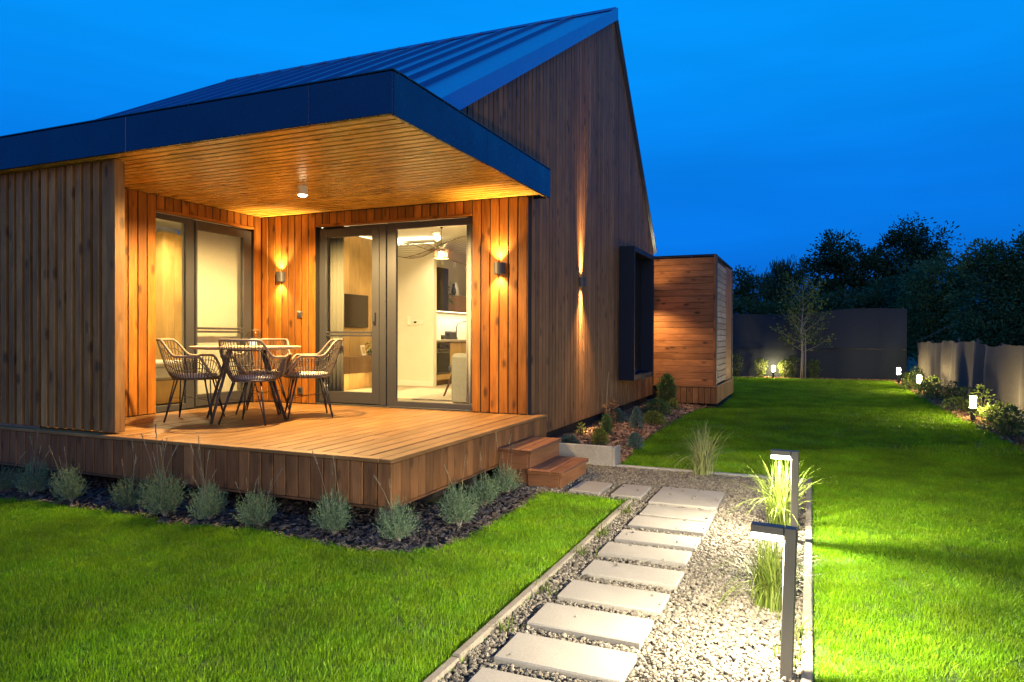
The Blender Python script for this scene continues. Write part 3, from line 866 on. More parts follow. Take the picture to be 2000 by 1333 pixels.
M['honey'] = wood('honey_oak_veneer', (0.50, 0.29, 0.085), (0.62, 0.39, 0.13), 0.45, 0.1, 0.05)
wd = thing('wardrobe', (-8.95, 7.75, FI), 'tall oak wardrobe seen through the terrace door', 'wardrobe')
MB().box(-9.30, -8.66, 7.33, 7.70, FI, 2.86).build('carcass', M['honey'], wd, 0.003)
for i in range(2):
    bx('door', -8.656, -8.640, 7.332+i*0.185, 7.332+(i+1)*0.185-0.004, FI+0.06, 2.855, M['honey'], wd, 0.002)
bed = thing('bed', (-7.9, 6.3, FI), 'low oak bed with pale bedding seen through the terrace door', 'bed')
MB().box(-8.55, -7.35, 5.45, 6.95, FI+0.02, FI+0.30).build('bed_base', M['honey'], bed, 0.004)
mt = MB().box(-8.52, -7.38, 5.48, 6.92, FI+0.302, FI+0.47).build('mattress', M['linen'], bed, 0.04)
MB().box(-8.45, -7.55, 5.55, 5.95, FI+0.475, FI+0.62).build('pillow', M['light_fabric'], bed, 0.06)
MB().box(-8.53, -7.37, 6.1, 6.93, FI+0.473, FI+0.53).build('throw', M['rug'], bed, 0.02)
def drape(name, axis, a0, a1, z0, z1, d, amp, waves, m, parent=None):
    nA = max(24, int(waves*8)); V = []; F = []
    for j in range(3):
        z = z0 + (z1-z0)*j/2
        for i in range(nA+1):
            a = a0+(a1-a0)*i/nA
            o_ = amp*math.sin(waves*2*math.pi*i/nA + 0.6*math.sin(i*0.7))*(1.0 if j < 2 else 0.7)
            V.append((a, d+o_, z) if axis == 'x' else (d+o_, a, z))
    for j in range(2):
        for i in range(nA):
            F.append((j*(nA+1)+i, j*(nA+1)+i+1, (j+1)*(nA+1)+i+1, (j+1)*(nA+1)+i))
    o = obj(name, MB().add(V, F).mesh(name, 0, True), m, parent)
    sd_ = o.modifiers.new('thick', 'SOLIDIFY'); sd_.thickness = 0.003
    return o
def cloth_mat(name, c, tr):
    m = rough_mat(name, c, tuple(min(1, q*1.12) for q in c), 30, 0.95, 0.1, 3, 300); t = NT(m)
    src = t.b.inputs['Base Color'].links[0].from_socket
    tl = t.n('ShaderNodeBsdfTranslucent'); t.l(src, tl.inputs[0])
    mx = t.n('ShaderNodeMixShader'); mx.inputs[0].default_value = tr
    t.l(t.b.outputs[0], mx.inputs[1]); t.l(tl.outputs[0], mx.inputs[2])
    t.l(mx.outputs[0], t.nt.nodes['Material Output'].inputs[0])
    return m
M['blind'] = cloth_mat('cream_blind_cloth', (0.52, 0.47, 0.38), 0.22)
M['sheer'] = cloth_mat('grey_sheer_cloth', (0.36, 0.32, 0.26), 0.4)
bl = thing('roller_blind', (XL-0.2, 6.44, 2.6), 'cream roller blind drawn behind the right leaf of the terrace door', 'blind')
MB().add([(XL-0.2,6.0,DZ+0.02),(XL-0.2,LY1-0.03,DZ+0.02),(XL-0.2,LY1-0.03,DH-0.05),(XL-0.2,6.0,DH-0.05)],[(0,1,2,3)]).build('blind_cloth', M['blind'], bl)
MB().tube([(XL-0.2, 6.0, DH-0.03),(XL-0.2, LY1-0.03, DH-0.03)], 0.022, 10).build('roller', M['alu'], bl)
tag(drape('curtain', 'x', -5.80, -5.475, FI+0.01, 2.98, 7.335, 0.022, 5, M['sheer']), 'grey beige curtain gathered at the left of the living room door', 'curtain')
tag(drape('curtain', 'x', -3.725, -3.28, FI+0.01, 2.98, 7.335, 0.022, 6, M['linen']), 'cream curtain hanging at the right edge of the living room door', 'curtain')

tv = thing('television', (-6.79, 9.42, 1.75), 'black flat television on the wood panelled wall', 'television')
bx('housing', -6.813, -6.785, 9.075, 9.755, 1.495, 2.03, M['black'], tv, 0.004)
bx('screen', -6.784, -6.781, 9.083, 9.747, 1.505, 2.022, M['tv'], tv, 0)
sb = thing('sideboard', (-6.6, 9.1, 0.9), 'floating brown sideboard under the television with a lit strip below', 'sideboard')
MB().box(-6.81, -6.42, 8.2, 9.75, 0.785, 1.045).build('carcass', M['walnut'], sb, 0.003)
for i in range(3):
    bx('door', -6.418, -6.402, 8.2+i*0.5166+0.002, 8.2+(i+1)*0.5166-0.002, 0.787, 1.043, M['walnut'], sb, 0.002)
bx('led_strip', -6.78, -6.76, 8.3, 9.7, 0.770, 0.782, M['led'], sb, 0, 'y')
lamp('sideboard_light', 'AREA', (-6.62, 9.0, 0.768), 14, WARM, sb, shape='RECTANGLE', size=0.2, size_y=1.4)
pf = thing('picture_frame', (-6.55, 9.3, 1.047), 'small white picture frame leaning on the sideboard', 'picture frame')
o = MB().box(-0.008,0.008,-0.085,0.085,0,0.165).build('frame', M['ceiling'], pf, 0.003); o.matrix_parent_inverse.identity(); o.rotation_euler=(0,-0.2,0.25)
o = MB().box(0.009,0.011,-0.06,0.06,0.03,0.14).build('print', M['oak'], pf); o.matrix_parent_inverse.identity(); o.rotation_euler=(0,-0.2,0.25)

# kitchen along the wall beyond the partition
kt = thing('kitchen_unit', (-6.3, 11.8, FI), 'oak kitchen base units with pale worktop beyond the white partition', 'kitchen unit')
MB().box(-6.615, -5.995, 10.60, 13.4, FI+0.09, 1.255).build('carcass', M['oak'], kt)
MB().box(-6.60, -6.05, 10.60, 13.4, FI, FI+0.088).build('plinth', M['walnut'], kt)
for (a, b_) in ((10.60,10.616),(11.112,11.56),(11.564,12.1),(12.104,12.7)):
    bx('cabinet_door', -5.993, -5.974, a+0.002, b_-0.002, FI+0.095, 1.250, M['oak'], kt, 0.002)
bx('drawer_front', -5.993, -5.974, 10.62, 11.108, FI+0.095, 0.685, M['oak'], kt, 0.002, 'y')
wt2 = bx('worktop', -6.617, -5.955, 10.58, 13.4, 1.257, 1.293, M['floor_in'], kt, 0.003, 'y')
ov = thing('oven', (-5.98, 10.86, 0.69), 'built in steel and glass oven in the oak base units', 'oven')
bx('housing', -5.994, -5.972, 10.62, 11.105, 0.690, 1.245, M['steel'], ov, 0.002)
bx('door_glass', -5.971, -5.966, 10.645, 11.08, 0.72, 1.06, M['tv'], ov, 0)
MB().tube([(-5.945,10.66,1.095),(-5.945,11.065,1.095)], 0.009, 8).build('handle', M['steel'], ov)
bx('control_panel', -5.971, -5.967, 10.63, 11.095, 1.13, 1.235, M['black'], ov, 0)
for yy in (10.70, 11.02):
    MB().tube([(-5.966,yy,1.185),(-5.945,yy,1.185)], 0.017, 10).build('knob', M['steel'], ov)
uc = thing('wall_cabinet', (-6.42, 11.9, 1.82), 'brown kitchen wall cabinet with a lit strip underneath', 'cabinet')
MB().box(-6.618, -6.27, 11.26, 13.4, 1.825, 2.145).build('carcass', M['walnut'], uc)
for (a, b_) in ((11.26,11.8),(11.8,12.35),(12.35,12.9)):
    bx('door', -6.268, -6.25, a+0.002, b_-0.002, 1.827, 2.143, M['walnut'], uc, 0.002)
bx('led_strip', -6.36, -6.33, 11.28, 13.3, 1.815, 1.824, M['led'], uc, 0, 'y')
lamp('cabinet_light', 'AREA', (-6.4, 12.2, 1.81), 22, (1,0.78,0.45), uc, shape='RECTANGLE', size=0.08, size_y=2.0)
dc = thing('tall_cabinet', (-6.4, 11.1, 1.82), 'dark wall cabinet next to the white partition', 'cabinet')
bx('carcass', -6.618, -6.10, 10.945, 11.25, 1.82, 2.59, M['black'], dc, 0.003)
bx('door', -6.098, -6.082, 10.947, 11.248, 1.825, 2.585, M['black'], dc, 0.002)
fa = thing('kitchen_tap', (-6.42, 12.2, 1.293), 'tall curved steel kitchen tap', 'tap')
pts = [(-6.42,12.2,1.293),(-6.42,12.2,1.52)] + [(-6.42+0.13*(1-math.cos(a))*0.7, 12.2+0.16*(1-math.cos(a)), 1.52+0.13*math.sin(a)) for a in np.linspace(0.2, math.pi, 9)] + [(-6.24,12.52,1.46)]
MB().tube(pts, 0.013, 8).build('spout', M['steel'], fa, 0, True)
MB().tube([(-6.42,12.2,1.293),(-6.42,12.2,1.34)], 0.025, 10).build('base', M['steel'], fa)
to = thing('toaster', (-6.42, 11.9, 1.294), 'dark boxy toaster on the kitchen worktop', 'toaster')
MB().box(-6.50,-6.34,11.85,12.08,1.296,1.455).build('housing', M['post_grey'], to, 0.02)
MB().box(-6.45,-6.39,11.83,11.848,1.36,1.42).build('lever', M['black'], to, 0.003)
mg = thing('mug', (-6.38, 11.56, 1.294), 'small dark patterned mug on the worktop', 'mug')
MB().lathe([(0.0,1.296),(0.038,1.296),(0.042,1.38),(0.039,1.38),(0.036,1.30)], 14, (-6.38,11.58)).build('cup', M['post_grey'], mg, 0, True)
MB().tube([(-6.38,11.538,1.365),(-6.38,11.515,1.35),(-6.38,11.515,1.325),(-6.38,11.54,1.312)], 0.005, 6).build('handle', M['post_grey'], mg)
cb = thing('chopping_board', (-6.55, 11.2, 1.294), 'pale chopping board leaning on the kitchen splashback', 'board')
o = MB().box(-0.009,0.009,-0.11,0.11,0,0.28).build('board', M['linen'], cb, 0.006); o.matrix_parent_inverse.identity(); o.rotation_euler=(0,-0.14,0)
o = MB().box(0.010,0.012,-0.05,0.05,0.19,0.20).build('slot', M['black'], cb); o.matrix_parent_inverse.identity(); o.rotation_euler=(0,-0.14,0)
# bird figure
bf = thing('bird_figure', (-6.40, 12.05, 2.146), 'small dark bird ornament on top of the wall cabinet', 'ornament')
V = MB().lathe([(0.001,2.150),(0.028,2.16),(0.045,2.20),(0.046,2.25),(0.034,2.30),(0.022,2.325),(0.026,2.345),(0.026,2.365),(0.014,2.385),(0.001,2.39)], 14, (-6.40,12.05)).build('body', M['post_grey'], bf, 0, True)
MB().tube([(-6.385,12.045,2.358),(-6.35,12.035,2.350)], [0.008,0.001], 6).build('beak', M['black'], bf)
MB().tube([(-6.42,12.07,2.22),(-6.45,12.12,2.155)], [0.02,0.004], 6).build('tail', M['post_grey'], bf)

def indoor_plant(name, loc, label, n, r_, drop, seed):
    rng = np.random.default_rng(seed)
    t = thing(name, loc, label, 'houseplant')
    MB().lathe([(0.0,loc[2]+0.002),(0.045,loc[2]+0.002),(0.055,loc[2]+0.085),(0.048,loc[2]+0.085),(0.0,loc[2]+0.07)], 16, loc[:2]).build('pot', M['ceiling'], t, 0, True)
    v = rng.normal(0,1,(n,3)); v /= np.linalg.norm(v,axis=1)[:,None]
    P = np.array(loc)+np.array([0.03,0,0.12])+v*r_*rng.uniform(0.3,1,(n,1))
    k = rng.uniform(0,1,n) < 0.4
    P[k] += np.array([0.12,0,0])*np.ones((k.sum(),1)); P[k,2] -= rng.uniform(0,drop,k.sum())
    P[:,2] = np.where(P[:,0] < loc[0]+0.11, np.maximum(P[:,2], loc[2]+0.02), P[:,2])
    D = v+np.array([0.3,0,-0.4])
    D /= np.linalg.norm(D,axis=1)[:,None]
    s_ = rng.uniform(0.03,0.055,n)[:,None]; T = np.cross(D, rng.normal(0,1,(n,3))); T /= np.linalg.norm(T,axis=1)[:,None]
    V = np.stack([P, P+D*s_*0.5+T*s_*0.35, P+D*s_, P+D*s_*0.5-T*s_*0.35],1).reshape(-1,3)
    obj('leaves', mesh_np('leaves', V, np.arange(n*4).reshape(-1,4)), leafmat(name+'_leaf', (0.05,0.11,0.02), (0.14,0.24,0.05), 0.3), t)
indoor_plant('trailing_plant', (-6.36, 11.42, 2.146), 'green trailing plant on top of the kitchen wall cabinet', 240, 0.13, 0.26, 5)
indoor_plant('potted_plant', (-6.58, 9.52, 1.047), 'small potted plant on the sideboard right of the picture frame', 160, 0.11, 0.05, 6)

# thermostat plates on the partition
th = thing('thermostat', (-6.27, 10.445, 1.6), 'white thermostat with a dark display on the white partition', 'thermostat')
bx('housing', -6.33, -6.245, 10.435, 10.448, 1.555, 1.64, M['ceiling'], th, 0.004)
bx('display', -6.318, -6.268, 10.432, 10.434, 1.585, 1.615, M['tv'], th, 0)
bx('switch_plate', -6.215, -6.135, 10.440, 10.448, 1.56, 1.635, M['ceiling'], th, 0.003)
ph = thing('wall_intercom', (-6.42, 10.44, 1.62), 'white intercom handset on the white partition', 'intercom')
bx('housing', -6.455, -6.385, 10.436, 10.448, 1.55, 1.70, M['ceiling'], ph, 0.006)
bx('handset', -6.45, -6.425, 10.418, 10.434, 1.56, 1.69, M['ceiling'], ph, 0.006)

# grey sofa end, rug, wooden-legged chair
sf = thing('sofa', (-3.7, 8.1, FI), 'grey upholstered sofa end behind the right glass', 'sofa')
mb = MB().box(-4.12,-3.35,7.66,7.86,FI+0.01,1.145); o = mb.build('backrest', M['grey_fabric'], sf, 0.045)
MB().box(-4.10,-3.35,7.865,8.55,FI+0.10,FI+0.42).build('seat', M['grey_fabric'], sf, 0.04)
sc_ = thing('wooden_chair', (-4.6, 8.95, FI), 'low chair with splayed wooden legs behind the sofa', 'chair')
MB().box(-4.72,-4.24,8.70,9.2,FI+0.36,FI+0.46).build('seat', M['grey_fabric'], sc_, 0.03)
MB().box(-4.70,-4.26,9.205,9.30,FI+0.44,FI+0.80).build('backrest', M['grey_fabric'], sc_, 0.03)
for (a, b_, c_, d_) in ((-4.66,8.78,-4.78,8.70),(-4.30,8.78,-4.20,8.70),(-4.66,9.14,-4.76,9.26),(-4.30,9.14,-4.20,9.26)):
    MB().tube([(a,b_,FI+0.36),(c_,d_,FI+0.003)], [0.022,0.012], 8).build('leg', M['walnut'], sc_)
tag(MB().box(-5.9,-3.6,8.2,9.9,FI+0.002,FI+0.016).build('rug', M['rug'], None, 0.005), 'cream rug on the living room floor', 'rug')

# hidden strips washing the ceiling
cv = bx('cove_strip', -6.80, -5.96, 10.47, 10.50, CE-0.098, CE-0.088, M['led'], house, 0, 'x')
lamp('cove_light', 'AREA', (-6.38, 10.48, CE-0.08), 16, (1.0,0.76,0.42), cv, (math.pi,0,0), shape='RECTANGLE', size=0.84, size_y=0.03)
cv = bx('cove_strip', -6.832, -6.818, 7.95, 10.1, CE-0.056, CE-0.046, M['led'], house, 0, 'y')
lamp('cove_light', 'AREA', (-6.76, 9.0, CE-0.05), 14, (1.0,0.76,0.42), cv, (math.pi,R(25),0), shape='RECTANGLE', size=0.03, size_y=2.0)
# pendant with a wide wire brim
pd = thing('pendant_lamp', (-5.10, 9.20, 2.55), 'wide wire brim pendant lamp glowing in the living room', 'pendant lamp')
px0, py0 = -5.10, 9.20
MB().lathe([(0.0,CE-0.075),(0.022,CE-0.075),(0.030,CE-0.002),(0.0,CE-0.002)], 16, (px0,py0)).build('ceiling_rose', M['black'], pd)
MB().tube([(px0,py0,CE-0.07),(px0,py0,2.66)], 0.004, 6).build('cable', M['black'], pd)
slm = MB()
for k in range(30):
    a = 2*math.pi*k/30; r0 = 0.105
    slm.tube([(px0+r0*math.cos(a),py0+r0*math.sin(a),2.53),(px0+r0*math.cos(a)*1.02,py0+r0*math.sin(a)*1.02,2.655)], 0.0055, 5)
slm.tube([(px0+0.107*math.cos(a),py0+0.107*math.sin(a),2.53) for a in np.linspace(0,2*math.pi,25)], 0.004, 5)
tag(slm.build('slatted_drum', wood('pink_drum_slats', (0.42,0.24,0.15), (0.55,0.34,0.24), 0.6, 0), pd), None, None, None, 'stuff')
br = MB()
def brim(a, t):
    rr = 0.11 + (0.70 - 0.11)*t
    zz = 2.655 + 0.10*math.sin(math.pi*t*0.8)*math.cos(a*2+0.9) + 0.10*t*math.cos(a*2+0.4) - 0.02*t
    return (px0+rr*math.cos(a), py0+rr*math.sin(a), zz)
for k in range(56):
    a = 2*math.pi*k/56
    br.tube([brim(a, t) for t in (0,0.25,0.5,0.75,1.0)], 0.0026, 4)
br.tube([brim(a, 1.0) for a in np.linspace(0, 2*math.pi, 73)], 0.004, 5)
tag(br.build('wire_brim', M['wire'], pd), None, None, None, 'stuff')
MB().lathe([(0.001,2.535),(0.035,2.55),(0.048,2.585),(0.035,2.62),(0.001,2.635)], 16, (px0,py0)).build('bulb', M['bulb'], pd, 0, True)
lamp('pendant_light', 'POINT', (px0,py0,2.50), P_LIVING*0.35, WARM, pd, shadow_soft_size=0.06)

def ceiling_spot(x, y, z, p, label, group, size=2.4):
    t = thing('ceiling_downlight', (x,y,z), label, 'ceiling light', group)
    MB().lathe([(0.0,z-0.001),(0.055,z-0.001),(0.055,z-0.035),(0.042,z-0.035)], 18, (x,y)).build('housing', M['ceiling'], t)
    MB().lathe([(0.041,z-0.032),(0.0,z-0.032)], 18, (x,y)).build('lens', M['warm_glow'], t)
    lamp('downlight', 'SPOT', (x,y,z-0.045), p, (1.0,0.72,0.36), t, shadow_soft_size=0.05, spot_size=size, spot_blend=0.6)
for i, (x, y, l) in enumerate(((-4.15,8.1,'white ceiling downlight right of the pendant lamp'),(-5.6,9.9,'white ceiling downlight in front of the white partition'),(-4.6,11.0,'white ceiling downlight beyond the pendant, nearer of two'),(-5.3,11.7,'white ceiling downlight over the far kitchen floor'))):
    ceiling_spot(x, y, CE, P_LIVING, l, 'living room ceiling lights')
lamp('tv_wall_wash', 'SPOT', (-6.2,8.9,CE-0.05), P_LIVING*0.6, (1.0,0.74,0.38), tvw, (0,0,0), spot_size=2.6, spot_blend=0.7, shadow_soft_size=0.08)
ceiling_spot(-8.15, 6.85, CE, P_BED*1.35, 'white ceiling downlight in the bedroom behind the blind', 'bedroom ceiling lights', 2.7)
ceiling_spot(-7.7, 5.5, CE, P_BED*0.22, 'white ceiling downlight in the bedroom beside the front wall', 'bedroom ceiling lights', 2.7)
for yy, l in ((11.55,'left'),(12.05,'middle'),(12.55,'right')):
    t = thing('track_spot', (-6.30,yy,2.78), l + ' white spot over the kitchen wall cabinet', 'spotlight', 'spots over the kitchen cabinet')
    MB().lathe([(0.0,2.80),(0.035,2.80),(0.035,2.70),(0.0,2.70)], 14, (-6.38,yy)).build('housing', M['ceiling'], t)
    lamp('spot', 'SPOT', (-6.46,yy,2.69), 12, (1.0,0.8,0.5), t, (0,R(12),0), spot_size=0.75, spot_blend=0.5, shadow_soft_size=0.02)

# ================================================================== LAMPS OUTSIDE
dl = thing('soffit_downlight', (-4.80, 5.74, SOF), 'lit white cylinder downlight on the canopy soffit', 'ceiling light')
MB().lathe([(0.0,SOF-0.001),(0.052,SOF-0.001),(0.052,SOF-0.092),(0.046,SOF-0.092),(0.046,SOF-0.080)], 24, (-4.80,5.74)).build('housing', M['ceiling'], dl, 0, False)
MB().lathe([(0.045,SOF-0.090),(0.040,SOF-0.102),(0.024,SOF-0.109),(0.0,SOF-0.111)], 24, (-4.80,5.74)).build('lens', M['bulb'], dl, 0, True)
lamp('downlight', 'SPOT', (-4.80,5.74,SOF-0.16), P_DOWN, WARM, dl, spot_size=R(172), spot_blend=0.35, shadow_soft_size=0.045)

def sconce(p, normal, label, up=1.0, down=1.0, size=R(105)):
    """half round up and down wall lamp; normal points off the wall"""
    x, y, z = p
    t = thing('wall_sconce', p, label, 'wall lamp', 'up and down wall lamps on the timber walls')
    rz = math.atan2(normal[1], normal[0]) - math.pi/2
    hs = MB(); V = []; F = []
    n = 14
    for zz in (-0.062, 0.062):
        for r_ in (0.066, 0.059):
            for k in range(n+1):
                a = math.pi*k/n
                V.append((r_*math.cos(a), 0.004 + r_*1.05*math.sin(a), zz))
    m1 = n+1
    for k in range(n):
        F.append((k, k+1, 2*m1+k+1, 2*m1+k)); F.append((m1+k+1, m1+k, 3*m1+k, 3*m1+k+1))
        F.append((k+1, k, m1+k, m1+k+1)); F.append((2*m1+k, 2*m1+k+1, 3*m1+k+1, 3*m1+k))
    hs.add(V, F); hs.box(-0.0645, 0.0645, 0.0, 0.008, -0.060, 0.060)
    def loc(o):
        o.matrix_parent_inverse.identity(); o.rotation_euler = (0,0,rz); return o
    loc(hs.build('housing', M['post_grey'], t))
    loc(MB().lathe([(0.0,0.045),(0.024,0.045)], 14, (0,0.034)).build('lens', M['warm_glow'], t))
    loc(MB().lathe([(0.024,-0.045),(0.0,-0.045)], 14, (0,0.034)).build('lens', M['warm_glow'], t))
    nx, ny = normal
    for s, k in ((1, up), (-1, down)):
        # narrow slot optics are three collimated lenses aimed ever higher up the wall
        aims = ((22, 0.16), (10, 0.30), (4.5, 0.54)) if size < 1.0 else ((0, 1.0),)
        for tilt, wgt in aims:
            if size < 1.0:
                l = lamp('sconce_light', 'AREA', (0,0,0), P_SCONCE*k*wgt, WARM, t, shape='RECTANGLE', size=0.04, size_y=0.13, spread=size)
            else:
                l = lamp('sconce_light', 'SPOT', (0,0,0), P_SCONCE*k, WARM, t, spot_size=size, spot_blend=0.8, shadow_soft_size=0.02)
            l.matrix_parent_inverse.identity()
            l.location = (nx*0.046, ny*0.046, s*0.066)
            l.rotation_euler = (math.pi if s > 0 else 0, R(-tilt)*s*nx, 0)
    if size < 1.0:          # spill of the lower lens onto the bed
        l = lamp('sconce_spill', 'SPOT', (0,0,0), P_SCONCE*2.2, WARM, t, spot_size=R(95), spot_blend=0.8, shadow_soft_size=0.03)
        l.matrix_parent_inverse.identity(); l.location = (nx*0.11, ny*0.11, -0.09); l.rotation_euler = (0, R(-14)*nx, 0)
    return t
sconce((-6.256, YB-0.002, 2.113), (0,-1), 'small up and down wall lamp behind the table, left of the glazed door', 1.5, 0.8)
sconce((-3.182, YB-0.002, 2.113), (0,-1), 'up and down wall lamp right of the glazed door near the corner', 1.5, 1.0)
sconce((XW+0.004, 8.99, 2.09), (1,0), 'narrow beam wall lamp on the tall side wall', 0.16, 0.16, R(32))
sconce((XW+0.004, 13.25, 2.09), (1,0), 'wall lamp between the box window and the annex', 0.5, 1.9, R(150))

# switch and socket on the back wall
sk = thing('wall_switch', (-5.955, YB-0.004, 1.63), 'dark square switch on the boards left of the glazed door', 'switch')
bx('plate', -5.995, -5.915, YB-0.020, YB-0.002, 1.585, 1.672, M['post_grey'], sk, 0.004)
bx('rocker', -5.982, -5.928, YB-0.026, YB-0.021, 1.600, 1.655, M['alu'], sk, 0.002)
sk = thing('wall_socket', (-5.95, YB-0.004, 0.67), 'dark square power socket low on the boards behind the right chair', 'socket')
bx('plate', -5.992, -5.908, YB-0.016, YB-0.002, 0.622, 0.710, M['post_grey'], sk, 0.004)
MB().tube([(-5.95,YB-0.020,0.666),(-5.95,YB-0.017,0.666)], 0.026, 16).build('cover', M['black'], sk)

def path_lamp(x, y, h, lean, label, rz=0.0):
    t = thing('path_lamp', (x,y,0), label, 'path lamp', 'bar headed path lamps along the gravel')
    t.rotation_euler = (0, lean, rz)
    def loc(o): o.matrix_parent_inverse.identity(); return o
    loc(MB().box(-0.0235,0.0235,-0.0235,0.0235,-0.04,h).build('post', M['post_grey'], t, 0.003))
    loc(MB().box(-0.150,-0.0240,-0.0235,0.0235,h-0.034,h-0.0005).build('head', M['post_grey'], t, 0.003))
    loc(MB().box(-0.147,-0.030,-0.0225,0.0225,h-0.058,h-0.0345).build('diffuser', M['lamp_strip'], t, 0.003))
    l = lamp('path_glow', 'POINT', (0,0,0), P_PATH*0.32, PATHC, t, shadow_soft_size=0.02)
    l.matrix_parent_inverse.identity(); l.location = (-0.095, 0, h-0.084)
    l = lamp('path_light', 'SPOT', (0,0,0), P_PATH*0.8, PATHC, t, shadow_soft_size=0.02, spot_size=math.pi, spot_blend=0.25)
    l.matrix_parent_inverse.identity(); l.location = (-0.095, 0, h-0.084)
    return t
path_lamp(-0.083, 2.98, 0.605, R(1.3), 'near bar headed path lamp with dark square post at the bottom of the picture', R(-3))
path_lamp(-0.095, 4.95, 0.612, R(0.2), 'farther bar headed path lamp standing in the ornamental grass')
# the row goes on along the path behind the camera
path_lamp(-0.075, 1.01, 0.610, 0, 'bar headed path lamp below the camera, outside the picture')
path_lamp(-0.075, -0.96, 0.610, 0, 'bar headed path lamp behind the camera, outside the picture')

def lantern(x, y, h, label):
    t = thing('garden_lantern', (x,y,0), label, 'garden lamp', 'block lanterns around the lawn')
    def loc(o): o.matrix_parent_inverse.identity(); return o
    loc(MB().lathe([(0.0,-0.04),(0.034,-0.04),(0.034,h-0.205),(0.052,h-0.204),(0.052,h-0.2),(0.0,h-0.2)], 20).build('post', M['post_grey'], t))
    loc(MB().lathe([(0.0,h-0.199),(0.038,h-0.199),(0.042,h-0.190),(0.042,h-0.018),(0.038,h-0.012),(0.0,h-0.012)], 20).build('diffuser', M['lantern_glow'], t, 0, True))
    loc(MB().lathe([(0.0,h-0.011),(0.044,h-0.011),(0.044,h-0.002),(0.0,h)], 20).build('cap', M['post_grey'], t))
lantern(2.43, 13.4, 0.42, 'brightest block lantern among the shrubs, nearest on the right side')
lantern(2.44, 19.6, 0.45, 'middle block lantern along the right fence')
lantern(2.36, 23.2, 0.48, 'far block lantern in the corner of the two fences')
lantern(-1.15, 24.75, 0.42, 'block lantern in front of the tall dark back fence')

# ================================================================== TERRACE FURNITURE
tb = thing('round_table', (-5.335, 5.52, DZ), 'round pale topped table with slanted dark legs on the deck', 'table')
tt = MB().lathe([(0.0,0.722),(0.515,0.722),(0.535,0.734),(0.54,0.742),(0.54,0.748),(0.532,0.752),(0.0,0.752)], 64)
o = tt.build('table_top', wood('table_top_wood', (0.36,0.27,0.17), (0.46,0.36,0.24), 0.5, 0.1), tb, 0, False); o.matrix_parent_inverse.identity()
for (a, b_) in ((0,-0.46),(0.39,0.13),(0.005,0.47),(-0.41,-0.12)):
    o = MB().tube([(a*0.45,b_*0.45,0.72),(a,b_,0.002)], [0.017,0.012], 10).build('leg', M['post_grey'], tb, 0, True); o.matrix_parent_inverse.identity()
o = MB().tube([(0.18*math.cos(a),0.18*math.sin(a),0.712) for a in np.linspace(0,2*math.pi,17)], 0.010, 6).build('leg_ring', M['post_grey'], tb); o.matrix_parent_inverse.identity()

ln = thing('hurricane_lantern', (-5.32, 5.60, DZ+0.7525), 'clear glass jar with a glowing white candle on the round table', 'candle holder')
def lc(o): o.matrix_parent_inverse.identity(); return o
lc(MB().lathe([(0.0,0.001),(0.066,0.001),(0.070,0.010),(0.070,0.150),(0.067,0.150),(0.067,0.012),(0.0,0.006)], 24).build('glass_jar', M['jar'], ln, 0, True))
lc(MB().lathe([(0.0,0.075),(0.030,0.074),(0.033,0.070),(0.033,0.008),(0.0,0.008)], 18).build('candle', M['flame'], ln, 0, True))
wr = MB()
for k in range(8):
    a = 2*math.pi*k/8; wr.tube([(0.073*math.cos(a),0.073*math.sin(a),0.002),(0.073*math.cos(a),0.073*math.sin(a),0.165)], 0.0016, 4)
wr.tube([(0.073*math.cos(a),0.073*math.sin(a),0.165) for a in np.linspace(0,2*math.pi,25)], 0.0022, 5)
lc(wr.build('wire_cage', M['steel'], ln))

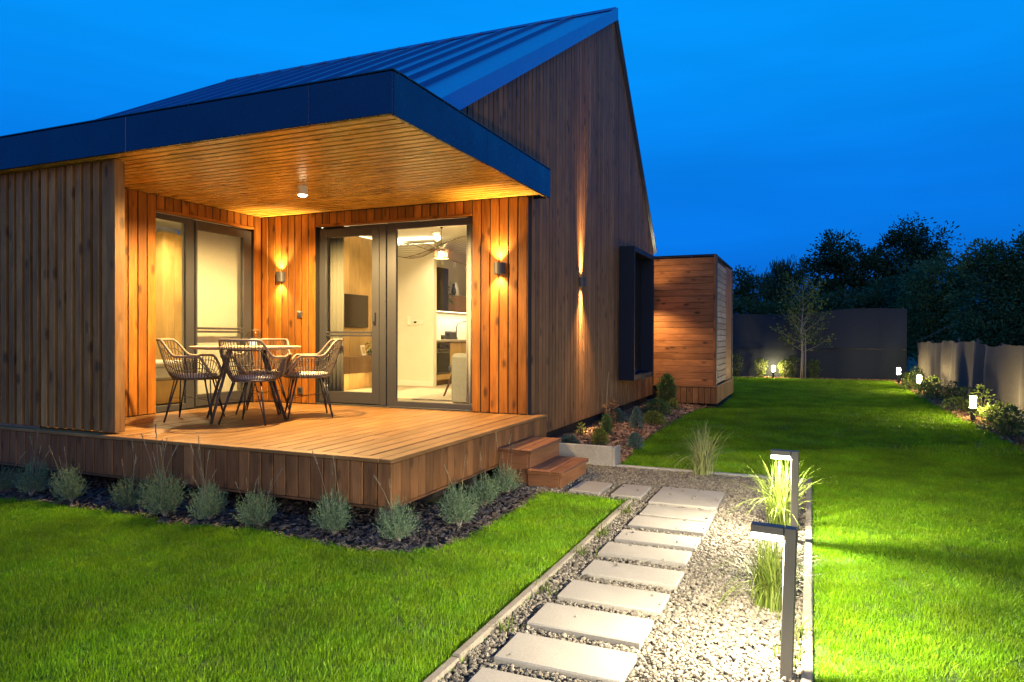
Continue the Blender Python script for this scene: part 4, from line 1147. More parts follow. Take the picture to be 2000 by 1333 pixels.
M['rattan'] = rough_mat('greyed_poly_rattan', (0.050,0.037,0.027), (0.115,0.09,0.066), 25, 0.55, 0.3, 3, 200)
M['rattan_pale'] = rough_mat('pale_poly_rattan', (0.17,0.135,0.10), (0.26,0.215,0.165), 25, 0.55, 0.3, 3, 200)
M['rattan_dark'] = rough_mat('dark_poly_rattan', (0.06,0.045,0.033), (0.12,0.095,0.07), 25, 0.55, 0.3, 3, 200)
def make_chair():
    t = thing('wicker_chair', (0,0,0))
    def lerp(a, b, u): return a+(b-a)*u
    def sm(u): u = min(1, max(0, u)); return u*u*(3-2*u)
    A = R(138)
    def rim(a):
        d = abs(math.degrees(a))
        if d < 38: z = 0.815; r_ = 0.385
        elif d < 66: u = (d-38)/28; z = lerp(0.815,0.655,sm(u)); r_ = lerp(0.385,0.325,sm(u))
        elif d < 112: z = 0.650; r_ = 0.325
        else: u = (d-112)/26; z = lerp(0.650,0.455,u); r_ = lerp(0.325,0.315,u)
        return r_, z
    def pos(a, t_):
        rr, zr = rim(a)
        d = abs(math.degrees(a))
        rs, zs = 0.225, 0.425
        u = t_
        r_ = lerp(rs, rr, u**0.75); z = lerp(zs, zr, u**1.15)
        wx = 0.80 if d < 38 else 0.80+0.12*sm((d-38)/40)
        return (r_*math.sin(a)*wx, -r_*math.cos(a)*0.92, z)
    sh = MB()
    for k in range(46):
        a = -A + 2*A*k/45
        pts = [(pos(a,0)[0]*0.35, pos(a,0)[1]*0.35, 0.412)] + [pos(a, u) for u in (0,0.12,0.3,0.5,0.75,1.0)]
        sh.tube(pts, 0.0042, 5, False)
    def ring(t_, rad, a0=-A, a1=A, n=48):
        return [pos(a0+(a1-a0)*i/n, t_) for i in range(n+1)]
    for t_ in (0.42, 0.80):
        sh.tube(ring(t_, 0.004), 0.0042, 5, False)
    for rr in (0.08, 0.15):
        sh.tube([(rr*math.cos(a)*0.85, rr*math.sin(a)*0.92, 0.415) for a in np.linspace(0,2*math.pi,25)], 0.0045, 5, False)
    tag(sh.build('woven_shell', M['rattan'], t, 0, True), None, None, None, 'stuff')
    rimt = MB().tube(ring(1.0, 0.011), 0.0125, 8)
    rimt.build('rim', M['rattan_pale'], t, 0, True)
    seat = MB()
    full = [(0.225*math.sin(a)*0.86, -0.225*math.cos(a)*0.95, 0.425) for a in np.linspace(0,2*math.pi,41)]
    seat.tube(full, 0.011, 8)
    e0, e1 = pos(-A,1.0), pos(A,1.0)
    seat.tube([e0, (e0[0]*0.7, e0[1]+0.03, 0.435), (e1[0]*0.7, e1[1]+0.03, 0.435), e1], 0.011, 8)
    seat.build('seat_frame', M['rattan_dark'], t, 0, True)
    MB().lathe([(0.0,0.428),(0.185,0.428),(0.205,0.440),(0.208,0.455),(0.195,0.468),(0.0,0.474)], 28).build('cushion', M['light_fabric'], t, 0, True)
    for sx in (-1,1):
        for sy in (-1,1):
            lg = MB()
            lg.tube([(sx*0.14, sy*0.13, 0.415),(sx*0.235, sy*0.225, 0.004)], 0.0085, 8)
            lg.tube([(sx*0.10, sy*0.17, 0.415),(sx*0.230, sy*0.220, 0.02)], 0.006, 6)
            lg.build('leg', M['black'], t, 0, True)
    MB().tube([(-0.185,0.178,0.21),(0.185,-0.178,0.24)], 0.003, 5).build('brace', M['black'], t)
    MB().tube([(0.185,0.178,0.21),(-0.185,-0.178,0.24)], 0.003, 5).build('brace', M['black'], t)
    return t
ch0 = make_chair()
CH = [((-5.76,5.26), 32, 'wicker armchair on the left of the round table by the glazed door'),
      ((-5.03,5.30), 106, 'wicker armchair in front of the table with its back to the camera'),
      ((-4.93,5.99), 225, 'wicker armchair on the right of the round table, facing left'),
      ((-5.62,6.07), 300, 'wicker armchair behind the table, mostly hidden by the front chair')]
for i, ((x, y), a, l) in enumerate(CH):
    c = ch0 if i == 0 else copy_tree(ch0)
    c.location = (x, y, DZ+0.001)
    c.rotation_euler = (0, 0, R(a-90))
    tag(c, l, 'chair', 'wicker chairs around the terrace table')

# ================================================================== FENCES
def cloth_fence(name, p0, p1, base, height_fn, label, col, folds, amp, seam=None, bays=None):
    t = thing(name, (*p0, 0), label, 'fence')
    L = math.hypot(p1[0]-p0[0], p1[1]-p0[1]); ux, uy = (p1[0]-p0[0])/L, (p1[1]-p0[1])/L
    nx, ny = -uy, ux
    nA, nZ = int(L*16), 22
    rs = np.random.default_rng(len(name)*7+int(L*10))
    ph = rs.uniform(0, 6.28, 12); fr = rs.uniform(0.6, 2.2, 12)*folds; sl = rs.uniform(-0.25, 0.25, 12)
    V = []; F = []
    for j in range(nZ+1):
        v = j/nZ
        for i in range(nA+1):
            s = L*i/nA
            H = height_fn(s)
            z = base + v*(H-base)
            d = 0
            for k in range(12):
                d += math.sin(fr[k]*(s + sl[k]*z)*2 + ph[k])*(1.0 if k < 7 else 0.5)
            d = amp*(abs(d)**0.75)*(1 if d > 0 else -1)/2.4*(0.35+0.65*math.sin(math.pi*min(1, 0.12+v*0.85)))
            if seam and abs(z-seam) < 0.06: d += 0.02
            V.append((p0[0]+ux*s+nx*d, p0[1]+uy*s+ny*d, z))
    for j in range(nZ):
        for i in range(nA):
            a = j*(nA+1)+i; F.append((a, a+1, a+nA+2, a+nA+1))
    o = obj('cloth', mesh_np(name+'_cloth', V, F, True), col, t)
    s = 0.1
    k = 0
    while s < L:
        H = height_fn(s) + 0.06
        x, y = p0[0]+ux*s, p0[1]+uy*s
        # posts stand on the outer side
        bx('post', x+nx*-0.16-0.02, x+nx*-0.16+0.02, y+ny*-0.16-0.02, y+ny*-0.16+0.02, -0.04, H, M['post_grey'], t, 0.003)
        s += bays or 2.4
    if seam:
        MB().box(0,1,0,1,0,1)
        pts = [(p0[0]+ux*q+nx*0.05, p0[1]+uy*q+ny*0.05, seam+0.012*math.sin(q*1.7)) for q in np.linspace(0.02, L-0.02, 40)]
        MB().tube(pts, 0.010, 5).build('seam_cord', M['black'], t)
    return t
def weave(name, c):
    m = mat(name, c, 0.9); t = NT(m)
    tc = t.n('ShaderNodeTexCoord')
    n1 = t.noise(t.mapping(tc.outputs['Object'], (1,1,8)), 6, 4, 0.6)
    n2 = t.noise(t.mapping(tc.outputs['Object'], (6,6,1)), 12, 3, 0.6)
    c2 = tuple(q*1.5 for q in c)
    cc = t.mix(0.5, t.ramp(n1, [(0.35, c), (0.65, c2)]), t.ramp(n2, [(0.35, c), (0.65, c2)]))
    t.color(cc); t.bump(n1, 0.2, 0.01)
    tl = t.n('ShaderNodeBsdfTranslucent'); t.l(cc, tl.inputs[0])
    mx = t.n('ShaderNodeMixShader'); mx.inputs[0].default_value = 0.15
    t.l(t.b.outputs[0], mx.inputs[1]); t.l(tl.outputs[0], mx.inputs[2])
    t.l(mx.outputs[0], t.nt.nodes['Material Output'].inputs[0])
    return m
M['net_dark'] = weave('dark_shade_netting', (0.009,0.016,0.028))
M['net_grey'] = weave('grey_shade_netting', (0.044,0.043,0.045))
# back fence runs right to left so that its normal points to the lawn
cloth_fence('screen_fence', (2.78, 25.15), (-6.5, 25.35), -0.03, lambda s: 2.20+0.05*math.sin(s*1.3)+0.06*math.cos(s*0.5)-(0.0 if s > 0.2 else 0.0), 'tall dark shade net fence across the end of the lawn', M['net_dark'], 1.2, 0.075, 0.98, 3.1)
cloth_fence('screen_fence', (3.02, 7.0), (3.02, 25.05), -0.03, lambda s: 1.25+0.025*math.sin(s*2.1)+0.012*math.sin(s*5.3+1)+0.03*math.sin(s*0.7), 'low grey brown shade net fence along the right side of the lawn', M['net_grey'], 1.6, 0.08, None, 2.0)
tag(MB().tube([(3.05,24.3,1.28),(3.9,24.6,1.75)], 0.012, 6).build('leaning_pole', M['post_grey']), 'thin pole leaning over the right fence near the corner', 'pole')
gp = thing('metal_gate_post', (4.15, 17.5, 0), 'thin dark metal frame standing behind the right fence at the picture edge', 'frame')
MB().box(4.13,4.17,17.48,17.52,-0.04,1.98).build('post', M['post_grey'], gp)
MB().box(4.171,5.6,17.48,17.52,1.94,1.98).build('rail', M['post_grey'], gp)

# ================================================================== VEGETATION
def leaf_quads(P, D, size, aspect, rng, jitter=0.7):
    """one folded quad for each leaf: P points, D outward directions"""
    n = len(P)
    D = D + rng.normal(0, jitter, (n,3)); D /= np.linalg.norm(D, axis=1)[:,None]+1e-9
    T = rng.normal(0, 1, (n,3)); T -= (T*D).sum(1)[:,None]*D; T /= np.linalg.norm(T, axis=1)[:,None]+1e-9
    s = np.asarray(size).reshape(-1,1)*np.ones((n,1)); w = s*aspect
    a = P; b = P + D*s*0.5 + T*w*0.5; c = P + D*s; d = P + D*s*0.5 - T*w*0.5
    V = np.stack([a,b,c,d], 1).reshape(-1,3)
    F = np.arange(n*4).reshape(-1,4)
    return V, F

M['leaf_dark'] = leafmat('dark_tree_leaves', (0.018,0.040,0.014), (0.045,0.085,0.028), 0.25)
M['leaf_mid'] = leafmat('broad_tree_leaves', (0.036,0.085,0.032), (0.085,0.165,0.065), 0.25)
M['leaf_blue'] = leafmat('silvery_lavender_leaves', (0.070,0.125,0.070), (0.18,0.26,0.15), 0.2, 0.7)
M['leaf_yel'] = leafmat('golden_green_needles', (0.13,0.17,0.025), (0.30,0.33,0.07), 0.3)
M['leaf_fir'] = leafmat('green_conifer_needles', (0.045,0.10,0.03), (0.12,0.21,0.06), 0.25)
M['leaf_bluefir'] = leafmat('blue_juniper_needles', (0.05,0.10,0.09), (0.12,0.20,0.17), 0.2)
M['leaf_shrub'] = leafmat('hedge_shrub_leaves', (0.06,0.105,0.025), (0.16,0.22,0.06), 0.35)
M['leaf_red'] = leafmat('reddish_young_leaves', (0.20,0.09,0.04), (0.34,0.20,0.09), 0.3)
M['reed'] = leafmat('ornamental_grass_blades', (0.045,0.082,0.009), (0.135,0.175,0.035), 0.35)
M['reed_pale'] = leafmat('variegated_grass_blades', (0.17,0.22,0.07), (0.40,0.43,0.20), 0.35)
M['stalk'] = leafmat('dry_flower_stalk', (0.24,0.20,0.12), (0.36,0.31,0.20), 0.2)
M['bark'] = rough_mat('tree_bark', (0.045,0.035,0.027), (0.10,0.08,0.06), 9, 0.9, 0.6)
M['bark_pale'] = rough_mat('pale_sapling_bark', (0.16,0.145,0.125), (0.26,0.24,0.21), 9, 0.9, 0.5)

def tree(name, loc, trunk_h, blobs, n_clump, n_leaf, lsize, lm, seed, label, droop=0.0, group='trees beyond the fences', tr=0.11):
    rng = np.random.default_rng(seed)
    t = thing(name, (*loc, 0), label, 'tree', group)
    L = Vector((loc[0], loc[1], 0))
    tk = MB()
    top = Vector((loc[0]+rng.normal(0,.1), loc[1], trunk_h))
    tk.tube([L+Vector((0,0,-0.06)), L.lerp(top,0.5)+Vector((rng.normal(0,.06),0,0)), top], [tr, tr*0.8, tr*0.6], 8)
    cl = []
    wts = np.array([b[3]*b[3]*b[4] for b in blobs]); wts = wts/wts.sum()
    for bi, b in enumerate(blobs):
        c = Vector(b[:3])
        mid = top.lerp(c, 0.5)+Vector((rng.normal(0,.12), rng.normal(0,.12), -0.1))
        tk.tube([top - Vector((0,0,0.1)), mid, c, c+Vector((rng.normal(0,.2),0,b[4]*0.6))], [tr*0.55, tr*0.38, tr*0.22, 0.01], 6)
        for k in range(max(3, int(n_clump*wts[bi]))):
            v = rng.normal(0,1,3); v /= np.linalg.norm(v)
            rr = rng.uniform(0.45, 1.08)
            p = np.array([b[0]+v[0]*b[3]*rr, b[1]+v[1]*b[3]*rr, b[2]+v[2]*b[4]*rr])
            cl.append((p, v))
            if k % 3 == 0:
                tk.tube([c, Vector(c).lerp(Vector(p),0.55)+Vector((0,0,rng.normal(0,.06))), p], [tr*0.18, tr*0.11, 0.004], 4, False)
    tk.build('trunk', M['bark'], t, 0, True)
    Ps = []; Ds = []
    per = max(8, n_leaf//len(cl))
    for p, v in cl:
        s = rng.uniform(0.12, 0.30)*(1.0 if lsize < 0.2 else 1.35)
        q = rng.normal(0, 1, (per,3))*np.array([s, s, s*0.62])
        if droop: q[:,2] -= np.abs(rng.normal(0, droop, per)); q[:,:2] *= 0.45
        Ps.append(p+q); d = q/np.linalg.norm(q,axis=1)[:,None]*0.8 + v*0.6
        if droop: d = np.tile(np.array([0,0,-1.4]), (per,1)) + 0.2*v
        Ds.append(d)
    P = np.concatenate(Ps); D = np.concatenate(Ds)
    P[:,2] = np.maximum(P[:,2], 0.05)
    V, F = leaf_quads(P, D, rng.uniform(0.6,1.2,len(P))*lsize, 0.42 if not droop else 0.16, rng, 0.6 if not droop else 0.25)
    obj('crown', mesh_np('crown', V, F), lm, t)
    return t
tree('slender_tree', (-2.7,34), 2.6, [(-2.83,34,3.94,0.33,0.59),(-2.45,34.2,3.55,0.36,0.62),(-3.0,34,3.1,0.4,0.7),(-2.3,34,2.8,0.4,0.5)], 60, 4200, 0.15, M['leaf_dark'], 3, 'slim feathery tree just right of the annex roof')
tree('weeping_tree', (-1.35,38), 3.4, [(-1.55,38,4.6,0.68,0.75),(-0.95,38,4.75,0.52,0.7),(-2.04,38,3.7,0.58,0.9),(-0.82,38,3.5,0.52,0.9),(-1.4,38,3.2,0.8,0.8)], 150, 9000, 0.30, M['leaf_dark'], 4, 'weeping tree with hanging twigs behind the back fence', 0.32)
tree('dark_broadleaf_tree', (1.6,44), 3.6, [(1.48,44,6.31,1.2,1.0),(0.41,44,4.88,1.03,1.33),(2.53,44,5.68,1.16,1.35),(1.75,44.3,3.9,1.9,1.2),(0.9,44,5.7,0.9,0.8)], 110, 15000, 0.22, M['leaf_dark'], 5, 'broad dark tree behind the sapling, left of the tallest tree')
tree('tall_layered_tree', (5.0,46), 4.6, [(5.4,46,7.15,1.25,0.75),(4.24,46,6.75,0.8,0.85),(6.45,46,6.75,0.75,0.38),(5.05,46,5.6,1.55,0.8),(4.25,46,4.2,1.4,1.3),(5.9,46,5.9,1.0,0.4)], 72, 12500, 0.22, M['leaf_dark'], 6, 'tallest tree with layered open branches against the sky')
tree('leafy_hedge_tree', (4.6,30), 1.6, [(4.47,30,3.25,1.14,1.0),(3.85,30,2.3,0.96,1.15),(5.12,30,2.1,1.12,1.12),(4.95,30,3.8,0.75,0.66),(4.1,29.6,1.2,1.1,0.9)], 190, 30000, 0.135, M['leaf_mid'], 7, 'rounded leafy tree behind the fence corner')
tree('leafy_hedge_tree', (5.8,26.5), 1.8, [(5.2,26.5,3.65,0.82,0.75),(5.88,26.5,3.15,0.97,0.97),(5.47,26.3,2.18,1.14,1.14),(6.3,26.5,3.9,0.85,0.8),(6.6,26.5,2.6,1.1,1.2),(5.2,26,1.3,1.1,0.9)], 220, 36000, 0.135, M['leaf_mid'], 8, 'large leafy tree cut by the right picture edge')
tree('dark_undergrowth_tree', (-1.5,31), 0.9, [(-2.7,31,1.9,1.1,0.9),(-1.3,31,2.0,1.2,0.85),(-3.6,31.3,2.2,1.0,0.9)], 110, 9000, 0.19, M['leaf_dark'], 9, 'low dark bush showing over the back fence near the annex')
tree('dark_undergrowth_tree', (1.0,31), 0.9, [(0.0,31,2.15,1.1,0.85),(1.2,31,2.2,1.2,0.95),(2.3,31.3,2.2,1.0,1.0)], 110, 9000, 0.19, M['leaf_dark'], 10, 'low dark bush showing over the back fence behind the sapling')
tree('dark_undergrowth_tree', (3.3,33), 1.2, [(2.9,33,2.6,1.1,1.2),(3.9,34,2.9,1.1,1.4),(3.2,33,1.4,1.3,1.0),(7.6,33,2.4,1.4,1.8)], 130, 11000, 0.2, M['leaf_dark'], 12, 'dark bush filling the gap at the corner of the fences')

tree('leafy_hedge_tree', (8.6,25), 1.8, [(8.2,25,3.3,1.2,1.1),(9.2,25,2.7,1.2,1.2),(8.4,25,1.6,1.3,1.1),(9.9,25,3.4,1.0,0.9)], 120, 10000, 0.2, M['leaf_mid'], 13, 'leafy tree farthest right behind the low fence')

# sapling on the lawn
def sapling():
    rng = np.random.default_rng(21)
    t = thing('sapling_tree', (-0.27,24.3,0), 'young sparse sapling standing alone at the far end of the lawn', 'tree')
    tk = MB(); b = Vector((-0.27,24.3,0))
    path = [b+Vector((0,0,-.05)), b+Vector((.02,0,.8)), b+Vector((-.02,0,1.6)), b+Vector((.03,0,2.4)), b+Vector((0,0,3.05))]
    tk.tube(path, [0.040,0.034,0.026,0.015,0.005], 8)
    tk.tube([b+Vector((.11,0,-.03)), b+Vector((.10,0,1.5))], 0.022, 6)
    P = []; D = []
    for k in range(26):
        z = 0.85+2.1*k/26+rng.normal(0,.03); a = k*2.4
        L = (0.75 if k < 12 else 0.55)*(1.1-0.25*z/2)+rng.uniform(0,.15)
        d = Vector((math.cos(a), math.sin(a), 0.75 if k > 6 else 0.5))
        q0 = b+Vector((0,0,z)); q1 = q0+d*L*0.5; q2 = q0+d*L+Vector((0,0,0.08))
        tk.tube([q0,q1,q2], [0.012,0.008,0.003], 4, False)
        for m_ in range(48):
            u = rng.uniform(0.25,1.05); p = q0.lerp(q2,u)
            P.append(np.array(p)+rng.normal(0,.085,3)); D.append(np.array(d))
    tk.build('trunk', M['bark_pale'], t, 0, True)
    V, F = leaf_quads(np.array(P), np.array(D), rng.uniform(0.07,0.13,len(P)), 0.55, rng, 0.8)
    obj('crown', mesh_np('crown', V, F), M['leaf_shrub'], t)
sapling()

# lavender along the deck
def lavender_mesh(seed):
    rng = np.random.default_rng(seed)
    P = []; D = []
    for k in range(230):
        a = rng.uniform(0, 2*math.pi); el = math.acos(rng.uniform(0.0, 1.0))
        d = np.array([math.sin(el)*math.cos(a), math.sin(el)*math.sin(a), math.cos(el)*1.1+0.25]); d /= np.linalg.norm(d)
        L = rng.uniform(0.14, 0.20)*(1.0+0.25*math.cos(el))
        b = np.array([rng.normal(0,.02), rng.normal(0,.02), 0.01])
        for j in range(15):
            u = 0.35+0.65*j/14
            p = b + d*L*u + np.array([0,0,0.05*u*u])
            P.append(p+rng.normal(0,.003,3)); D.append(d*0.9+rng.normal(0,.45,3)+np.array([0,0,.25]))
    P = np.array(P); P[:,2] = np.maximum(P[:,2], 0.008)
    V, F = leaf_quads(P, np.array(D), rng.uniform(0.022,0.036,len(P)), 0.16, rng, 0.25)
    return mesh_np('lavender_foliage', V, F)
LAVM = [lavender_mesh(s) for s in (31,32,33,34)]
def stalk_mesh(h, bend, seed):
    rng = np.random.default_rng(seed); mb = MB()
    pts = [(bend*u*u, 0, h*u) for u in (0,0.35,0.7,1.0)]
    mb.tube(pts, [0.0022,0.0018,0.0015,0.001], 4)
    for j in range(16):
        u = 0.82+0.18*j/16; p = np.array([bend*u*u,0,h*u])
        a = rng.uniform(0,6.28); q = p+np.array([0.006*math.cos(a),0.006*math.sin(a),0.010])
        mb.tube([p,q], [0.003,0.0015], 4)
    return mb.mesh('flower_stalk')
STK = [stalk_mesh(h, b_, i) for i, (h, b_) in enumerate(((0.42,0.06),(0.50,0.12),(0.36,0.15),(0.46,0.02)))]
LAV = [(-6.42,3.78,1.0,3,'at the left picture edge'),(-6.013,3.79,1.0,4,'second from the left picture edge'),(-5.496,3.79,0.98,3,'third from the left picture edge, under the slatted screen'),(-4.935,3.84,0.93,4,'smallish and dark, under the deck end of the slatted screen'),
       (-4.42,3.76,1.2,7,'the largest one, in the middle of the front row'),(-4.047,3.83,1.12,8,'just right of the largest one in the front row'),(-3.612,3.84,1.05,6,'third to the left of the deck corner'),
       (-2.98,3.89,0.98,3,'left of the deck corner beside the dark support post'),(-2.485,3.92,0.95,2,'right at the deck corner'),(-2.284,4.39,1.0,2,'first to the right round the deck corner'),
       (-2.389,5.04,1.0,3,'between the deck corner and the steps'),(-2.40,5.52,0.95,4,'next to the wooden steps')]
for i, (x, y, s, ns, l) in enumerate(LAV):
    t = thing('lavender_plant', (x,y,0), 'silvery lavender tuft, ' + l, 'plant', 'lavender tufts along the deck', random.uniform(0,6.28))
    q_ = random.uniform(0.85,1.18); s *= random.uniform(0.88,1.12); t.scale = (s*0.72*q_, s*0.76/q_*1.02, s*random.uniform(0.86,1.10)); t.rotation_euler[0] = random.uniform(-.16,.16); t.rotation_euler[1] = random.uniform(-.16,.16)
    me = LAVM[i % 4]
    o = bpy.data.objects.new('foliage', me)
    if not me.materials: me.materials.append(M['leaf_blue'])
    COL.objects.link(o); o.parent = t
    if i == 0:
        wm_ = MB()
        for k in range(14):
            a_ = k*2.4; wm_.tube([(0,0,-0.01),(0.03*math.cos(a_),0.03*math.sin(a_),0.045),(0.085*math.cos(a_),0.085*math.sin(a_),0.10)], [0.005,0.0035,0.002], 5)
        WOODY = wm_.mesh('woody_stems'); WOODY.materials.append(M['bark_pale'])
    o = bpy.data.objects.new('woody_stems', WOODY); COL.objects.link(o); o.parent = t
    for k in range(ns):
        me = STK[random.randrange(4)]
        if not me.materials: me.materials.append(M['stalk'])
        o = bpy.data.objects.new('flower_stalk', me); COL.objects.link(o); o.parent = t
        o.location = (random.uniform(-.07,.07), random.uniform(-.07,.07), 0.08)
        o.rotation_euler = (random.uniform(-.25,.25), random.uniform(-.25,.25), random.uniform(0,6.28))
        s_ = random.uniform(0.75,1.15); o.scale = (s_,s_,s_)

# ornamental grass tufts
def tuft_mesh(seed, n, h, spread, w):
    rng = np.random.default_rng(seed); V = []; F = []
    for k in range(n):
        a = rng.uniform(0,6.28); lean = abs(rng.normal(0, spread)); L = h*rng.uniform(0.55,1.1)
        base = np.array([rng.normal(0,.03), rng.normal(0,.03), 0.0])
        d = np.array([math.cos(a), math.sin(a), 0]); sd_ = np.array([-math.sin(a+0.4), math.cos(a+0.4), 0])
        b0 = len(V); ns = 7
        for j in range(ns+1):
            u = j/ns
            th = lean*(0.35+1.2*u*u)
            p = base + d*(L*u*math.sin(th)) + np.array([0,0,L*u*math.cos(th)])
            ww = w*(1-u**1.6)*0.5+0.0004
            V.append(p+sd_*ww); V.append(p-sd_*ww)
        for j in range(ns): F.append((b0+2*j, b0+2*j+1, b0+2*j+3, b0+2*j+2))
    return mesh_np('grass_blades', V, F, True)
for (x, y, n_, h, sp, l) in ((-0.97,7.02,240,0.52,0.62,'ornamental grass tuft at the far kerb of the path'),
                             (-0.19,5.20,230,0.52,0.44,'tall arching ornamental grass beside the farther path lamp'),
                             (-0.17,3.72,330,0.40,0.46,'bright ornamental grass tuft behind the near path lamp')):
    t = thing('ornamental_grass', (x,y,0), l, 'grass tuft', 'ornamental grasses by the path')
    o = obj('blades', tuft_mesh(int(x*-100+y*10), n_, h, sp, 0.008), M['reed_pale'] if y > 6 else M['reed'], t, (x,y,0))
for k, (x, y, h) in enumerate(((-0.06,3.16,0.10),(-0.06,3.35,0.14),(-1.30,4.15,0.08),(-1.29,3.45,0.07),(-1.30,4.6,0.10),(-1.30,2.95,0.07),(-1.29,5.25,0.12))):
    t = thing('grass_weed', (x,y,0), ['thin weed at the near lamp foot','thin weed by the right kerb beyond the near lamp','weed at the left kerb near the sixth stepping stone','weed at the left kerb near the fourth stepping stone','weed at the left kerb near the seventh stepping stone','weed at the left kerb near the third stepping stone','weed tuft at the left kerb near the ninth stepping stone'][k], 'weed', 'weeds growing along the kerbs')
    obj('blades', tuft_mesh(90+k, 26, h, 0.5, 0.006), M['reed'], t, (x,y,0))

# shrubs: profile gives the half width for each height fraction
def shrub(name, loc, h, w, prof, n, ls, asp, lm, label, group, seed, up=0.6, tip=None, stem=True):
    rng = np.random.default_rng(seed)
    t = thing(name, (*loc, 0.0), label, 'shrub', group)
    z = rng.uniform(0.03, 1.0, n); a = rng.uniform(0, 6.28, n)
    rr = np.interp(z, [p[0] for p in prof], [p[1] for p in prof])*w/2
    clump = 0.82+0.25*np.sin(a*5+z*17+seed)+0.12*np.sin(a*9-z*31)
    q = np.sqrt(rng.uniform(0.18, 1.0, n))*rr*clump
    P = np.stack([loc[0]+q*np.cos(a), loc[1]+q*np.sin(a), z*h+0.01], 1)
    D = np.stack([np.cos(a), np.sin(a), np.full(n, up)], 1)
    V, F = leaf_quads(P, D, rng.uniform(0.7,1.3,n)*ls, asp, rng, 0.45)
    obj('foliage', mesh_np('foliage', V, F), lm, t)
    if stem:
        sm_ = MB()
        for k in range(4):
            a_ = k*1.6+seed
            sm_.tube([(loc[0],loc[1],-0.03),(loc[0]+0.1*w*math.cos(a_),loc[1]+0.1*w*math.sin(a_),h*0.45),(loc[0]+0.22*w*math.cos(a_),loc[1]+0.22*w*math.sin(a_),h*0.8)], [0.010,0.007,0.003], 5)
        sm_.build('stem', M['bark'], t)
    return t
CONE = [(0,0.75),(0.25,1.0),(0.6,0.72),(1.0,0.06)]
EGG = [(0,0.6),(0.3,1.0),(0.65,0.95),(0.9,0.6),(1,0.15)]
DOME = [(0,0.9),(0.35,1.0),(0.7,0.8),(1,0.25)]
GB = 'small conifers in the bark bed'
shrub('dwarf_conifer', (-2.43,12.9), 0.66, 0.36, EGG, 5200, 0.030, 0.5, M['leaf_fir'], 'tallest dwarf conifer in front of the annex', GB, 41)
shrub('dwarf_conifer', (-2.26,12.6), 0.24, 0.20, EGG, 1200, 0.025, 0.4, M['leaf_yel'], 'small bright conifer at the right foot of the tallest one', GB, 42)
shrub('dwarf_conifer', (-2.475,8.94), 0.32, 0.155, EGG, 2600, 0.020, 0.4, M['leaf_fir'], 'narrow upright green conifer in the front of the bark bed', GB, 43)
shrub('dwarf_conifer', (-2.276,9.8), 0.35, 0.22, CONE, 2600, 0.024, 0.3, M['leaf_bluefir'], 'pointed bluish conifer in the middle of the bark bed', GB, 44)
shrub('golden_shrub', (-2.33,8.13), 0.24, 0.22, DOME, 1900, 0.026, 0.35, M['leaf_yel'], 'yellow green shrub behind the concrete wall', GB, 45)
shrub('blue_fescue', (-2.60,7.80), 0.17, 0.24, DOME, 2200, 0.045, 0.10, M['leaf_bluefir'], 'round bluish tuft behind the concrete wall', GB, 46, 1.0)
shrub('blue_juniper', (-1.93,8.26), 0.19, 0.20, DOME, 1900, 0.024, 0.3, M['leaf_bluefir'], 'small blue shrub at the lawn edge of the bark bed', GB, 47)
shrub('golden_shrub', (-2.18,10.5), 0.22, 0.42, DOME, 2600, 0.030, 0.35, M['leaf_yel'], 'wide yellowish shrub in the shaded part of the bark bed', GB, 48)
shrub('spreading_juniper', (-2.36,11.7), 0.30, 0.55, DOME, 3000, 0.034, 0.3, M['leaf_fir'], 'spreading dark green juniper left of the tallest conifer', GB, 49)
shrub('spreading_juniper', (-2.72,10.3), 0.26, 0.42, DOME, 2400, 0.034, 0.3, M['leaf_bluefir'], 'dark bluish juniper close to the side wall', GB, 50)
shrub('reddish_shrub', (-2.58,9.55), 0.46, 0.26, [(0,0.2),(0.5,0.5),(0.8,1.0),(1,0.4)], 260, 0.035, 0.6, M['leaf_red'], 'sparse shrub with reddish young leaves near the side wall', GB, 51)
shrub('young_seedling', (-3.02+0.25,8.75), 0.20, 0.15, [(0,0.1),(0.6,0.8),(1,0.5)], 70, 0.045, 0.55, M['leaf_yel'], 'tiny light green seedling at the foot of the side wall', GB, 52)
cn = thing('garden_cane', (-2.66,9.62,0), 'thin bare cane standing against the side wall', 'cane')
MB().tube([(-2.66,9.62,-0.03),(-2.655,9.62,0.45),(-2.63,9.60,0.86)], [0.006,0.005,0.003], 5).build('stick', M['stalk'], cn)

# shrubs on the right and at the back
RB = 'shrubs in the bed along the right fence'
rng_ = np.random.default_rng(77)
spots = []
yy = 10.6
while yy < 24.3:
    spots.append((2.50+rng_.uniform(-.10,.28), yy)); yy += rng_.uniform(0.52, 0.95)
place = ['nearest the picture edge', 'second from the picture edge', 'third from the picture edge', 'fourth from the picture edge', 'fifth from the picture edge', 'sixth from the picture edge']
kinds = ['broad leaved', 'upright', 'low rounded', 'loose']
lans = [(13.4,'the brightest lantern'),(19.6,'the middle lantern'),(23.2,'the corner lantern')]
cnt = {}
for k, (x, y) in enumerate(spots):
    kd = k % 4
    near = min(lans, key=lambda q: abs(q[0]-y))
    side = 'this side of' if y < near[0] else 'beyond'
    key = (side, near[1]); cnt.setdefault(key, []).append((abs(y-near[0]), k))
    h = [0.34,0.46,0.26,0.38][kd]*rng_.uniform(0.85,1.15); w = [0.50,0.34,0.50,0.46][kd]*rng_.uniform(0.85,1.15)
    if abs(near[0]-y) < 0.5: x = 2.76 if k % 2 else 2.68; h *= 0.85
    shrub(['laurel_shrub','upright_shrub','low_shrub','loose_shrub'][kd], (x, y), h, w, [DOME,EGG,DOME,EGG][kd], [300,280,380,210][kd], [0.07,0.06,0.05,0.075][kd], 0.42,
          M['leaf_shrub'], '%s green shrub by the right fence, SHRUB' % kinds[kd], RB, 100+k)
